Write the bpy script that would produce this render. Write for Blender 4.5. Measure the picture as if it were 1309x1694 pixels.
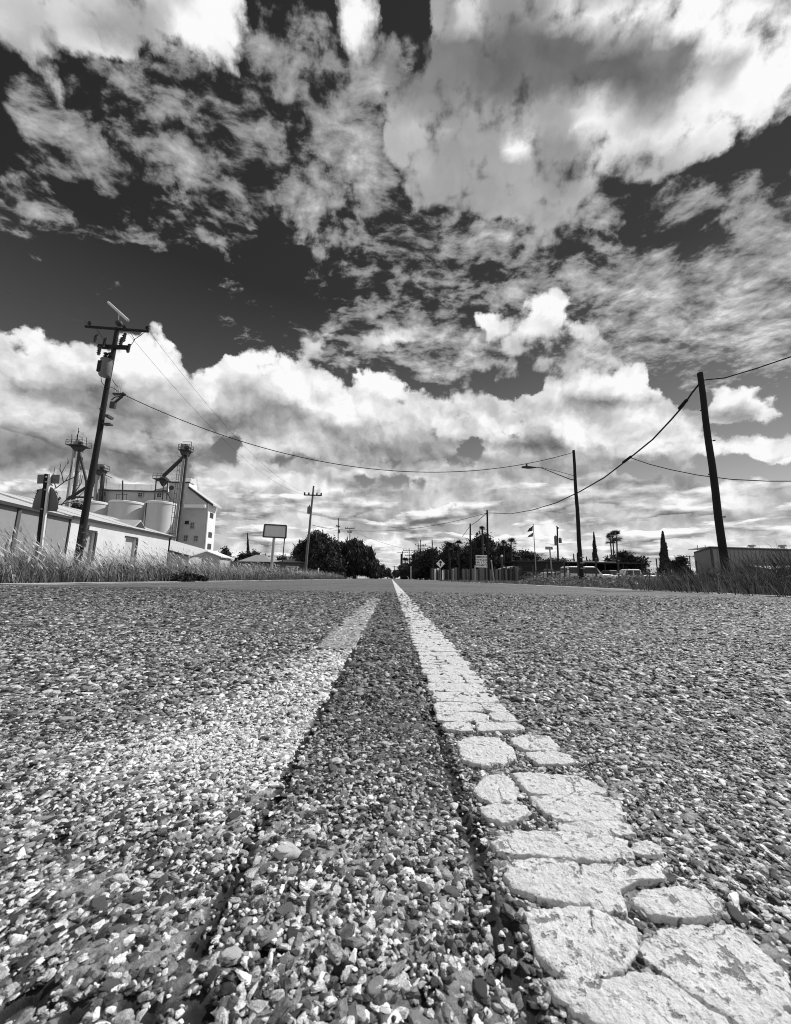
import bpy, bmesh, math, random
import numpy as np
from mathutils import Vector, Matrix, noise as mnoise

random.seed(7)
RNG = np.random.default_rng(11)
for o in list(bpy.data.objects):
    bpy.data.objects.remove(o)
SC = bpy.context.scene
COL = SC.collection

# ------------------------------------------------------------------ camera
F, CX, CY = 628.0, 654.5, 847.0            # focal length and centre in photo pixels
CAM_H = 0.18                               # the phone lies almost on the road
ROLL, PITCH, YAW = math.radians(0.9), math.radians(9.94), math.radians(0.43)
def raydir(px, py):
    a, b = px - CX, CY - py
    a2 = a * math.cos(ROLL) - b * math.sin(ROLL)
    b2 = b * math.cos(ROLL) + a * math.sin(ROLL)
    y = -b2 * math.sin(PITCH) + F * math.cos(PITCH)
    z = b2 * math.cos(PITCH) + F * math.sin(PITCH)
    x = a2 * math.cos(YAW) + y * math.sin(YAW)
    y = y * math.cos(YAW) - a2 * math.sin(YAW)
    return x, y, z
def at(px, py, Y):
    """point of the place at road distance Y seen along one line of sight"""
    x, y, z = raydir(px, py)
    k = Y / y
    return Vector((x * k, Y, CAM_H + z * k))
def ground_at(px, py, gz=0.0):
    x, y, z = raydir(px, py)
    k = (gz - CAM_H) / z
    return x * k, y * k
def on_plane_x(px, py, X):
    x, y, z = raydir(px, py)
    k = X / x
    return Vector((X, y * k, CAM_H + z * k))
cam = bpy.data.cameras.new('camera')
cam.sensor_fit = 'HORIZONTAL'; cam.sensor_width = 36
cam.lens = F / 1309 * 36
cam.clip_start = 0.02; cam.clip_end = 4000
cam.dof.use_dof = True; cam.dof.focus_distance = 2.2; cam.dof.aperture_fstop = 26.0
cam_o = bpy.data.objects.new('camera', cam); COL.objects.link(cam_o)
fwd = Vector(raydir(CX, CY)).normalized()
up = (Vector(raydir(CX, CY - 100)) - Vector(raydir(CX, CY))).normalized()
right = fwd.cross(up)
cam_o.matrix_world = Matrix.Translation((0, 0, CAM_H)) @ Matrix((right, up, -fwd)).transposed().to_4x4()
SC.camera = cam_o

# ------------------------------------------------------------------ sun, sky, exposure
SUN_AZ, SUN_EL = math.radians(58), math.radians(46)     # azimuth from the road direction towards the right
SC.view_settings.view_transform = 'Standard'; SC.view_settings.look = 'None'
SC.view_settings.exposure = 0; SC.view_settings.gamma = 1; SC.view_settings.use_curve_mapping = False
SC.render.engine = 'CYCLES'
SC.cycles.filter_width = 1.05; SC.cycles.max_bounces = 5; SC.cycles.diffuse_bounces = 3
sl = bpy.data.lights.new('sun', 'SUN'); sl.energy = 4.6; sl.angle = math.radians(0.5); sl.color = (1, 1, 1)
so = bpy.data.objects.new('sun', sl); COL.objects.link(so)
sdir = Vector((math.sin(SUN_AZ) * math.cos(SUN_EL), math.cos(SUN_AZ) * math.cos(SUN_EL), math.sin(SUN_EL)))
so.rotation_euler = sdir.to_track_quat('Z', 'Y').to_euler()
so.location = (30, 20, 40)

def sstep(x): 
    x = np.clip(x, 0, 1); return x * x * (3 - 2 * x)

class SkyMap:
    """coarse cloud chart: R cumulus cover, G cumulus brightness, B high thin cloud"""
    NU, NV = 66, 46
    U0, U1, V0, V1 = -0.56, 0.56, -0.26, 0.34
    TILT = math.radians(26)
    def __init__(s):
        u = np.linspace(s.U0, s.U1, s.NU); v = np.linspace(s.V0, s.V1, s.NV)
        U, V = np.meshgrid(u, v)
        r2 = U * U + V * V
        k = 2 / (1 + r2)
        e1, e2, e3 = U * k, V * k, (1 - r2) / (1 + r2)
        ct, st = math.cos(s.TILT), math.sin(s.TILT)
        x, y, z = e1, e3 * ct - e2 * st, e3 * st + e2 * ct
        cy, sy = math.cos(YAW), math.sin(YAW)
        a2 = x * cy - y * sy; yy = y * cy + x * sy
        ff = yy * math.cos(PITCH) + z * math.sin(PITCH)
        b2 = -yy * math.sin(PITCH) + z * math.cos(PITCH)
        a2, b2 = a2 / ff * F, b2 / ff * F
        a = a2 * math.cos(ROLL) + b2 * math.sin(ROLL); b = b2 * math.cos(ROLL) - a2 * math.sin(ROLL)
        s.X, s.Y = CX + a, CY - b
        s.ch = [np.zeros_like(U) for _ in range(3)]
        s.ch[1] += 0.7
    def put(s, w, R=None, G=None, B=None):
        for i, val in enumerate((R, G, B)):
            if val is not None: s.ch[i] = s.ch[i] * (1 - w) + val * w
    def e(s, cx, cy, rx, ry, R=None, G=None, B=None, a=0, soft=0.5):
        c, n = math.cos(math.radians(a)), math.sin(math.radians(a))
        dx, dy = s.X - cx, s.Y - cy
        p, q = (dx * c + dy * n) / rx, (-dx * n + dy * c) / ry
        d = np.sqrt(p * p + q * q)
        s.put(sstep((1 + soft - d) / (2 * soft)), R, G, B)
    def poly(s, pts, R=None, G=None, B=None, soft=14):
        inside = np.zeros(s.X.shape, bool); dist = np.full(s.X.shape, 1e9)
        n = len(pts)
        for i in range(n):
            x1, y1 = pts[i]; x2, y2 = pts[(i + 1) % n]
            cond = ((y1 > s.Y) != (y2 > s.Y)) & (s.X < (x2 - x1) * (s.Y - y1) / (y2 - y1 + 1e-9) + x1)
            inside ^= cond
            L2 = (x2 - x1) ** 2 + (y2 - y1) ** 2 + 1e-9
            t = np.clip(((s.X - x1) * (x2 - x1) + (s.Y - y1) * (y2 - y1)) / L2, 0, 1)
            dist = np.minimum(dist, np.hypot(s.X - x1 - t * (x2 - x1), s.Y - y1 - t * (y2 - y1)))
        sd = np.where(inside, dist, -dist)
        s.put(sstep(sd / (2 * soft) + 0.5), R, G, B)

K = SkyMap()
# high thin cloud field
K.poly([(30,60),(420,60),(660,100),(660,480),(540,450),(430,380),(330,300),(210,310),(60,240)], B=.50, soft=40)
K.e(190,175,95,55, B=.30); K.e(300,170,70,30, B=.34)
K.e(250,260,90,40, B=.6); K.e(560,250,100,60, B=.72); K.e(430,215,70,50, B=.55); K.e(480,110,40,55, B=.30); K.e(60,160,70,60, B=.46); K.e(150,250,130,70, B=.56); K.e(340,330,130,60, B=.54); K.e(60,350,110,50, B=.44); K.e(250,150,200,60, B=.50); K.e(500,120,110,60, B=.54); K.e(480,40,60,50, B=.40); K.e(670,60,30,60, B=.45); K.e(250,390,130,30, B=.36); K.e(420,470,160,30, B=.26); K.e(100,470,160,30, B=.24)
K.e(540,330,90,45, B=.62); K.e(620,400,60,60, B=.52)
K.e(20,330,55,22, B=.55, a=25); K.e(0,290,50,20, B=.45, a=20); K.e(130,392,42,14, B=.55, a=20); K.e(60,250,30,16, B=.42)
K.e(400,408,26,12, B=.55); K.e(232,382,22,12, B=.45); K.e(310,350,50,22, B=.48, a=25); K.e(15,440,30,8, B=.4)
K.poly([(640,330),(900,340),(1050,300),(1309,260),(1500,240),(1500,640),(1040,640),(900,520),(760,520),(640,470)], B=.6, soft=35)
K.e(720,450,80,35, B=.48); K.e(800,420,90,30, B=.62); K.e(640,470,90,30, B=.44)
K.e(1180,470,150,60, B=.8); K.e(1260,400,120,50, B=.72); K.e(1240,545,110,45, B=.82); K.e(1060,520,80,40, B=.72)
K.e(1110,390,110,28, B=.30); K.e(960,405,70,30, B=.4); K.e(1290,240,60,30, B=.22); K.e(1200,300,120,34, B=.36); K.e(1190,610,90,32, B=.55)
K.e(1090,610,50,26, B=.36); K.e(1050,330,60,24, B=.42)
K.e(660,560,260,60, B=.62); K.e(730,590,60,40, B=.7); K.e(480,545,60,40, B=.3); K.e(420,520,120,30, B=.18)
K.e(1000,585,90,40, B=.75); K.e(740,600,60,30, B=.78)
# top left cloud
K.poly([(-200,-200),(400,-200),(405,40),(440,70),(430,92),(370,100),(330,88),(280,78),(220,92),(170,118),(100,108),(60,110),(0,85),(-200,60)], R=1, G=.8, soft=24)
K.e(80,40,110,50, G=.80); K.e(30,80,60,30, G=.62); K.e(210,45,90,35, G=.60); K.e(280,20,60,30, G=.66); K.e(345,45,70,60, G=.98); K.e(60,10,80,20,G=.7)
K.e(300,92,50,14, G=.95); K.e(185,82,45,14, G=.84)
K.e(84,150,22,48, R=.80, G=.80, a=-12); K.e(95,190,14,24, R=.7, G=.74)
K.e(380,110,22,45, R=.9, G=.95); K.e(455,78,26,16, R=.75, G=.85)
# top middle
K.e(595,30,48,62, R=1, G=.97); K.e(640,95,36,34, R=.85, G=.80); K.e(590,120,18,30, R=.7,G=.7)
K.e(505,170,55,28, R=.55, G=.66); K.e(580,180,50,30, R=.55, G=.68); K.e(490,265,60,22, R=.5, G=.64)
# big top right cloud
K.poly([(690,-200),(1600,-200),(1600,120),(1309,205),(1245,225),(1180,262),(1100,300),(1020,315),(960,345),(900,380),(820,370),(690,352),(655,300),(630,250),(640,150),(690,110),(700,40)], R=1, G=.62, soft=24)
K.e(930,400,70,32, R=.7, G=.62)
K.e(780,250,130,80, G=.62); K.e(700,210,40,25, G=.74); K.e(680,260,40,40, G=.68); K.e(800,110,200,50, G=.43); K.e(930,90,120,50, G=.42); K.e(1060,120,110,45, G=.42); K.e(720,140,70,40, G=.50)
K.e(760,25,60,35, G=.62); K.e(785,14,28,24, G=.97); K.e(860,20,70,25, G=.55); K.e(935,20,24,20, G=.88)
K.e(1010,15,90,34, G=.88); K.e(1120,25,120,50, G=.96, soft=.35); K.e(1240,90,120,110, G=.98, soft=.4)
K.e(1135,95,38,46, G=.45); K.e(1060,60,30,20,G=.55); K.e(1205,110,16,34, G=.66)
K.e(980,190,34,22, G=.93); K.e(1020,215,40,40, G=.86); K.e(1110,225,90,34, G=.86); K.e(1180,200,80,44, G=.94); K.e(990,260,30,44, G=.84); K.e(1060,180,60,18, G=.66)
K.e(838,250,22,10, G=.92, a=-15, soft=.5); K.e(868,236,18,14, G=.97, a=-35, soft=.5); K.e(850,250,12,8, G=.99); K.e(880,200,60,20, G=.66); K.e(930,265,44,50, G=.54); K.e(1080,262,70,24, G=.70); K.e(815,335,44,18, G=.78, a=5); K.e(800,325,80,30, G=.62)
K.e(700,320,50,30,G=.63)
# middle clouds
K.e(905,510,44,40, R=1, G=.97); K.e(905,560,80,28, R=1, G=.86); K.e(812,530,34,24, R=.9, G=.93); K.e(850,560,50,20, R=.85,G=.8); K.e(960,555,50,26, R=.8, G=.8)
K.e(530,568,44,16, R=.85, G=.80); K.e(640,560,66,22, R=.85, G=.86); K.e(590,580,60,14, R=.7, G=.7); K.e(560,595,60,14, R=.2)
K.e(900,600,150,30, R=.62, G=.74); K.e(760,625,70,20, R=.5, G=.7)
# cumulus bank across the middle
K.poly([(-300,560),(0,545),(28,540),(62,536),(92,546),(84,578),(112,560),(140,562),(190,566),(222,556),(236,538),(262,540),(285,560),(306,590),(322,612),(335,602),(352,600),(385,585),(406,568),(440,574),(478,588),(520,598),(548,618),(578,636),(594,608),(608,600),(640,612),(668,624),(680,650),(745,658),(790,640),(840,648),(880,650),(905,630),(955,620),(1000,606),(1050,600),(1068,618),(1108,650),(1118,668),(1150,690),(1200,760),(1500,760),(1500,1100),(-300,1100)], R=1, G=.82, soft=9)
K.poly([(-300,725),(1500,725),(1500,1100),(-300,1100)], G=.70, soft=30)
K.poly([(-300,880),(1500,880),(1500,1100),(-300,1100)], G=.80, soft=22)
K.e(0,590,90,46, G=.90); K.e(80,545,20,16,G=.97); K.e(70,580,26,36, G=.97); K.e(20,640,60,20,G=.8)
K.e(110,600,60,30, G=.93); K.e(165,590,40,28,G=.90); K.e(250,590,54,52, G=.98); K.e(230,555,30,16,G=.99); K.e(90,655,95,26, G=.60); K.e(150,650,80,24, G=.52); K.e(200,690,90,36, G=.50); K.e(260,650,50,24, G=.76)
K.e(50,690,80,24, G=.80); K.e(60,720,90,14, G=.66); K.e(320,620,18,14, G=.97)
K.e(420,600,60,34, G=.98); K.e(360,630,40,30, G=.93); K.e(500,630,60,30, G=.95); K.e(420,650,60,18, G=.84); K.e(470,685,90,22, G=.50); K.e(390,660,40,18, G=.66); K.e(380,700,60,20,G=.52)
K.e(620,640,60,34, G=.96); K.e(560,670,60,24, G=.88); K.e(620,690,90,22, G=.88); K.e(580,715,100,14, G=.66); K.e(680,690,50,30, G=.86)
K.e(760,680,60,30, G=.84); K.e(820,660,50,24, G=.80); K.e(780,738,24,18, R=.35, G=.5); K.e(880,650,60,14, G=.74)
K.e(900,700,60,30, G=.72); K.e(880,735,60,16, G=.46); K.e(990,640,70,26, G=.93); K.e(1060,640,40,30, G=.92); K.e(980,670,60,12, G=.55); K.e(1050,672,60,10, G=.62)
K.e(1010,710,110,24, G=.90); K.e(700,745,130,16, G=.78); K.e(950,765,120,12, G=.70)
# open patches with blue-dark sky between the banks
K.e(370,728,30,18, R=.42); K.e(345,745,30,12, R=.45); K.e(290,745,60,14, G=.50, R=.8); K.e(230,765,130,16, G=.52, R=.75); K.e(60,760,140,26, G=.50, R=.8); K.e(80,715,60,12, G=.66)
K.e(470,745,90,16, G=.84); K.e(400,755,40,16,G=.8)
K.e(1170,655,60,22, R=.15); K.e(1290,720,40,20, R=.2)
K.e(1230,664,66,26, R=1, G=.97); K.e(1205,688,70,12, R=1, G=.62); K.e(1290,684,22,14, R=.95, G=.88)
K.poly([(1090,715),(1160,705),(1230,715),(1300,730),(1500,735),(1500,762),(1200,765),(1090,760)], R=1, G=.88, soft=8)
K.e(1260,778,110,18, R=.12); K.e(1200,775,70,18,R=.2); K.e(1254,783,24,9, R=1, G=.93); K.e(1215,808,50,8, R=.9, G=.9)
K.e(1070,775,60,14, R=.3); K.e(1020,770,16,12,R=.9,G=.7)
# lower banks
K.e(230,770,160,26, G=.47, R=.72); K.e(700,735,60,12, G=.60); K.e(620,750,120,9, G=.58); K.e(880,770,120,12, G=.58); K.e(150,720,100,14, G=.55)
K.e(1040,745,60,12, G=.72); K.e(1120,740,60,18, G=.9); K.e(700,700,60,22,G=.80); K.e(850,700,40,20,G=.88); K.e(1010,788,120,10,G=.56)
K.poly([(325,800),(345,780),(375,772),(400,774),(420,785),(450,783),(480,793),(540,800),(560,812),(560,850),(320,850)], R=1, G=.92, soft=7)
K.e(300,790,30,30,R=.8,G=.55)
K.e(440,822,120,10, G=.62); K.e(390,845,90,12, G=.52); K.e(600,798,26,11, R=1, G=.88); K.e(640,795,60,14, R=.5,G=.55); K.e(600,765,160,10, R=.6, G=.56)
K.e(540,770,90,9,R=.95,G=.8); K.e(450,858,70,10,G=.75); K.e(500,862,60,14,G=.85); K.e(600,835,90,14,G=.66); K.e(700,800,120,10,G=.72); K.e(560,860,30,12,G=.92)
K.e(760,775,100,10, G=.64); K.e(760,830,160,14, G=.74); K.e(700,862,120,8, G=.58); K.e(880,800,80,10, G=.80); K.e(1000,815,70,10, G=.76)
K.e(1055,846,44,14, R=1, G=.88); K.e(1120,830,60,10, G=.64); K.e(1200,830,90,12, G=.86); K.e(960,858,130,8, G=.62); K.e(1200,860,120,8, G=.64); K.e(1120,800,60,12,G=.6)
K.e(900,885,40,14,G=.93); K.e(1000,890,60,10,G=.80); K.e(650,880,60,8,G=.64); K.e(620,895,50,8,G=.90); K.e(560,890,30,10,G=.9)
K.e(1180,895,60,10,G=.88); K.e(660,930,420,14, G=.74); K.e(1050,925,300,12, G=.70); K.e(60,800,110,16, G=.72, R=.8); K.e(0,830,60,14,G=.64)

def NT(w): return w.node_tree.nodes, w.node_tree.links
wld = bpy.data.worlds.new('World'); SC.world = wld; wld.use_nodes = True
N, L = NT(wld); N.clear()
def wn(t, **kw):
    n = N.new(t)
    for k, v in kw.items(): setattr(n, k, v)
    return n
def val(x, sock):
    if hasattr(x, 'is_output'): L.new(x, sock)
    elif isinstance(x, (int, float)): sock.default_value = x
    else: sock.default_value = x
def M(op, a, b=0.0, c=0.0, clamp=False):
    n = wn('ShaderNodeMath', operation=op, use_clamp=clamp)
    val(a, n.inputs[0]); val(b, n.inputs[1]); val(c, n.inputs[2]); return n.outputs[0]
def VM(op, a, b=(0,0,0), out=0):
    n = wn('ShaderNodeVectorMath', operation=op); val(a, n.inputs[0]); val(b, n.inputs[1]); return n.outputs[out]
def MR(x, a, b, c=0.0, d=1.0, mode='LINEAR'):
    n = wn('ShaderNodeMapRange', interpolation_type=mode, clamp=True)
    val(x, n.inputs[0]); val(a, n.inputs[1]); val(b, n.inputs[2]); val(c, n.inputs[3]); val(d, n.inputs[4]); return n.outputs[0]
def NZ(vec, scale, detail=4, rough=.5, lac=2.0, dim='2D', w=0.0):
    n = wn('ShaderNodeTexNoise', noise_dimensions=dim)
    L.new(vec, n.inputs['Vector']); n.inputs['Scale'].default_value = scale
    n.inputs['Detail'].default_value = detail; n.inputs['Roughness'].default_value = rough; n.inputs['Lacunarity'].default_value = lac
    return n
def MIX(f, a, b):
    n = wn('ShaderNodeMix', data_type='FLOAT'); val(f, n.inputs[0]); val(a, n.inputs[2]); val(b, n.inputs[3]); return n.outputs[0]

tc = wn('ShaderNodeTexCoord'); D = tc.outputs['Generated']
ct, st = math.cos(K.TILT), math.sin(K.TILT)
d1 = VM('DOT_PRODUCT', D, (1, 0, 0), 1); d2 = VM('DOT_PRODUCT', D, (0, -st, ct), 1); d3 = VM('DOT_PRODUCT', D, (0, ct, st), 1)
den = M('MAXIMUM', M('ADD', d3, 1.0), 0.05)
cs = wn('ShaderNodeCombineXYZ'); L.new(M('DIVIDE', d1, den), cs.inputs[0]); L.new(M('DIVIDE', d2, den), cs.inputs[1])
ST = cs.outputs[0]
# cloud shapes are bent by billowing noise
nz1 = NZ(ST, 16, 6, .58); nz2 = NZ(ST, 60, 5, .6)
w1 = VM('SCALE', VM('SUBTRACT', nz1.outputs['Color'], (.5, .5, .5))); w1.node.inputs['Scale'].default_value = .026
w2 = VM('SCALE', VM('SUBTRACT', nz2.outputs['Color'], (.5, .5, .5))); w2.node.inputs['Scale'].default_value = .012
STW = VM('ADD', ST, VM('ADD', w1, w2))
sx = wn('ShaderNodeSeparateXYZ'); L.new(STW, sx.inputs[0])
def unit(x, lo, hi):
    t = M('DIVIDE', M('SUBTRACT', x, lo), hi - lo)
    return M('PINGPONG', t, 1.0)
uu, vv = unit(sx.outputs[0], K.U0, K.U1), unit(sx.outputs[1], K.V0, K.V1)
cu = wn('ShaderNodeCombineXYZ'); [L.new(uu, cu.inputs[i]) for i in range(3)]
rowpos = M('MULTIPLY', vv, K.NV - 1)
prev = None
for j in range(K.NV):
    c = wn('ShaderNodeRGBCurve'); L.new(cu.outputs[0], c.inputs['Color'])
    mp = c.mapping; mp.use_clip = False
    for ch in range(3):
        pts = mp.curves[ch].points
        row = np.clip(K.ch[ch][j], 0, 1)
        pts[0].location = (0, float(row[0])); pts[1].location = (1, float(row[-1]))
        for i in range(1, K.NU - 1):
            # skip stops that lie on the straight line between their neighbours
            if abs(row[i] - .5 * (row[i - 1] + row[i + 1])) < .004 and i % 6: continue
            pts.new(i / (K.NU - 1), float(row[i]))
        for p in pts: p.handle_type = 'AUTO'
    mp.update()
    if prev is None: prev = c.outputs[0]
    else:
        f = M('SUBTRACT', rowpos, float(j - 1), clamp=True)
        m = wn('ShaderNodeMix', data_type='RGBA'); L.new(f, m.inputs[0]); L.new(prev, m.inputs[6]); L.new(c.outputs[0], m.inputs[7])
        prev = m.outputs[2]
sp = wn('ShaderNodeSeparateColor'); L.new(prev, sp.inputs[0])
R_, G_, B_ = sp.outputs

dz = wn('ShaderNodeSeparateXYZ'); L.new(D, dz.inputs[0])
elev = M('MAXIMUM', dz.outputs[2], 0.0)
# the blue sky as a red filter sees it: the red channel of the daylight sky
sky = wn('ShaderNodeTexSky', sky_type='NISHITA'); sky.sun_disc = False
sky.sun_elevation = SUN_EL; sky.sun_rotation = SUN_AZ; sky.air_density = 1.0; sky.dust_density = 0.0; sky.ozone_density = 1
ss = wn('ShaderNodeSeparateColor'); L.new(sky.outputs[0], ss.inputs[0])
STRENGTH = 0.1
base = M('MULTIPLY', ss.outputs[0], MR(elev, .15, .62, 1.15, .27))      # in units before the background strength
# billows
vo = wn('ShaderNodeTexVoronoi', voronoi_dimensions='2D', feature='F1', distance='EUCLIDEAN'); L.new(VM('ADD', ST, w2), vo.inputs['Vector']); vo.inputs['Scale'].default_value = 26
vo.inputs['Detail'].default_value = 2; vo.inputs['Roughness'].default_value = .55
puff = M('SUBTRACT', 1.0, vo.outputs['Distance'])
rag = NZ(ST, 34, 9, .66)
edge = M('ADD', M('MULTIPLY', M('SUBTRACT', puff, .55), .45), M('MULTIPLY', M('SUBTRACT', rag.outputs[0], .5), .75))
cov = M('ADD', R_, edge)
aC = MR(cov, .38, MR(elev, .4, .8, .66, .84), mode='SMOOTHSTEP')
# relief of the cumulus: light comes from upper right, so brighten where the cloud falls off that way
dl = VM('ADD', STW, (.006, .010, 0))
reA = NZ(STW, 20, 5, .52); reB = NZ(dl, 20, 5, .52)
relief = M('SUBTRACT', reA.outputs[0], reB.outputs[0])
soft_n = NZ(ST, 9, 4, .5)
# thin high layer, laid out on a level sheet so that it crowds towards the horizon
pd = M('ADD', elev, .10)
cp = wn('ShaderNodeCombineXYZ'); L.new(M('DIVIDE', dz.outputs[0], pd), cp.inputs[0]); L.new(M('DIVIDE', dz.outputs[1], pd), cp.inputs[1])
pw = NZ(cp.outputs[0], 3.0, 3, .5)
pww = VM('SCALE', VM('SUBTRACT', pw.outputs['Color'], (.5, .5, .5))); pww.node.inputs['Scale'].default_value = .10
P = VM('ADD', cp.outputs[0], pww)
mpn = wn('ShaderNodeMapping'); L.new(P, mpn.inputs[0]); mpn.inputs['Scale'].default_value = (.8, 1.05, 1); mpn.inputs['Rotation'].default_value = (0, 0, -.15)
# flat layers seen edge-on low over the horizon
lay = VM('MULTIPLY', P, (1.0, 1.0, 1.0)); lay_n = NZ(lay, 1.55, 7, .5); lay_m = NZ(VM('MULTIPLY', P, (.955, .955, 1)), 1.55, 7, .5)
low = M('MULTIPLY', MR(elev, .18, .36, .95, .0), MR(elev, .01, .10, .25, 1.0)); calm = MR(elev, .40, .75, 1.0, .22)
aF = M('MULTIPLY', MR(lay_n.outputs[0], .475, .53, mode='SMOOTHSTEP'), low)
gF = M('ADD', M('ADD', M('MULTIPLY', G_, .45), .40), M('MULTIPLY', M('SUBTRACT', lay_n.outputs[0], lay_m.outputs[0]), 1.7))
G_ = MIX(aF, G_, gF)
gC = M('ADD', G_, M('ADD', M('MULTIPLY', M('MULTIPLY', relief, .62), calm), M('MULTIPLY', M('SUBTRACT', soft_n.outputs[0], .5), .12)))
gC = M('MULTIPLY', gC, 1.05)
gC = M('MINIMUM', M('MAXIMUM', gC, MR(elev, .12, .5, .46, .34)), .985)
# thin high layer
al = NZ(mpn.outputs[0], 10, 8, .60); al2 = NZ(mpn.outputs[0], 30, 5, .6)
an = M('ADD', M('MULTIPLY', al.outputs[0], .68), M('MULTIPLY', al2.outputs[0], .32))
thr = M('SUBTRACT', .69, M('MULTIPLY', B_, .52))
aA = MR(M('SUBTRACT', an, thr), .0, .13, mode='SMOOTHSTEP')
gA = M('ADD', M('MULTIPLY', B_, .62), M('ADD', .17, M('MULTIPLY', M('SUBTRACT', an, .5), 1.5)))
linC = M('POWER', M('MULTIPLY', gC, 1.0), 2.2); linA = M('POWER', M('MAXIMUM', gA, .05), 2.2)
res = MIX(M('MULTIPLY', aA, .92), base, M('DIVIDE', linA, STRENGTH))
res = MIX(aC, res, M('DIVIDE', linC, STRENGTH))
bg = wn('ShaderNodeBackground'); L.new(res, bg.inputs[0]); bg.inputs[1].default_value = STRENGTH
wo = wn('ShaderNodeOutputWorld'); L.new(bg.outputs[0], wo.inputs[0])
wld.cycles.sampling_method = 'MANUAL'; wld.cycles.sample_map_resolution = 512

# ------------------------------------------------------------------ helpers
MATS = {}
def mat(name, col=.3, rough=.85, var=.25, scale=4.0, bump=.0, bscale=30.0, spec=.3, metal=0.0, stretch=None, attr=None, speck=None):
    """grey procedural material: base tone broken up by two noises, optional relief, optional per-point tone"""
    if name in MATS: return MATS[name]
    m = bpy.data.materials.new(name); m.use_nodes = True
    n, l = m.node_tree.nodes, m.node_tree.links
    b = n['Principled BSDF']; b.inputs['Roughness'].default_value = rough
    b.inputs['Specular IOR Level'].default_value = spec; b.inputs['Metallic'].default_value = metal
    t = n.new('ShaderNodeTexCoord'); v = t.outputs['Object']
    if stretch:
        mp = n.new('ShaderNodeMapping'); mp.inputs['Scale'].default_value = stretch; l.new(v, mp.inputs[0]); v = mp.outputs[0]
    def noise(s, d=5, r=.6):
        x = n.new('ShaderNodeTexNoise'); l.new(v, x.inputs['Vector']); x.inputs['Scale'].default_value = s
        x.inputs['Detail'].default_value = d; x.inputs['Roughness'].default_value = r; return x.outputs[0]
    def math_(op, a, c, clamp=False):
        x = n.new('ShaderNodeMath'); x.operation = op; x.use_clamp = clamp
        for i, q in enumerate((a, c)):
            if isinstance(q, (int, float)): x.inputs[i].default_value = q
            else: l.new(q, x.inputs[i])
        return x.outputs[0]
    a = noise(scale); c = noise(scale * 7, 4)
    f = math_('ADD', math_('MULTIPLY', math_('SUBTRACT', a, .5), var * 2.6), math_('MULTIPLY', math_('SUBTRACT', c, .5), var * 1.2))
    f = math_('ADD', f, 1.0)
    base = col
    if attr:
        at_ = n.new('ShaderNodeAttribute'); at_.attribute_name = attr
        base = math_('MULTIPLY', at_.outputs['Fac'], col)
    g = math_('MULTIPLY', f, base)
    if speck:
        thr, val_, sc_ = speck
        s1 = noise(sc_, 3, .7)
        k = math_('MULTIPLY', math_('SUBTRACT', s1, thr), 14.0, True)
        mx = n.new('ShaderNodeMix'); mx.data_type = 'FLOAT'; l.new(k, mx.inputs[0]); l.new(g, mx.inputs[2]); mx.inputs[3].default_value = val_
        g = mx.outputs[0]
    g = math_('MINIMUM', math_('MAXIMUM', g, .006), .9)
    l.new(g, b.inputs['Base Color'])
    if bump:
        bp = n.new('ShaderNodeBump'); bp.inputs['Strength'].default_value = bump; bp.inputs['Distance'].default_value = .45 / bscale
        l.new(noise(bscale, 5, .65), bp.inputs['Height']); l.new(bp.outputs[0], b.inputs['Normal'])
    MATS[name] = m
    return m

def link(o, parent=None):
    COL.objects.link(o)
    if parent is not None: o.parent = parent
    return o
def tag(o, label=None, cat=None, group=None, kind=None):
    for k, v in (('label', label), ('category', cat), ('group', group), ('kind', kind)):
        if v: o[k] = v
    return o
def thing(name, loc, label, cat, group=None, rz=0.0):
    o = bpy.data.objects.new(name, None); o.empty_display_size = .3
    o.location = loc; o.rotation_euler = (0, 0, rz); COL.objects.link(o)
    return tag(o, label, cat, group)

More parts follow.
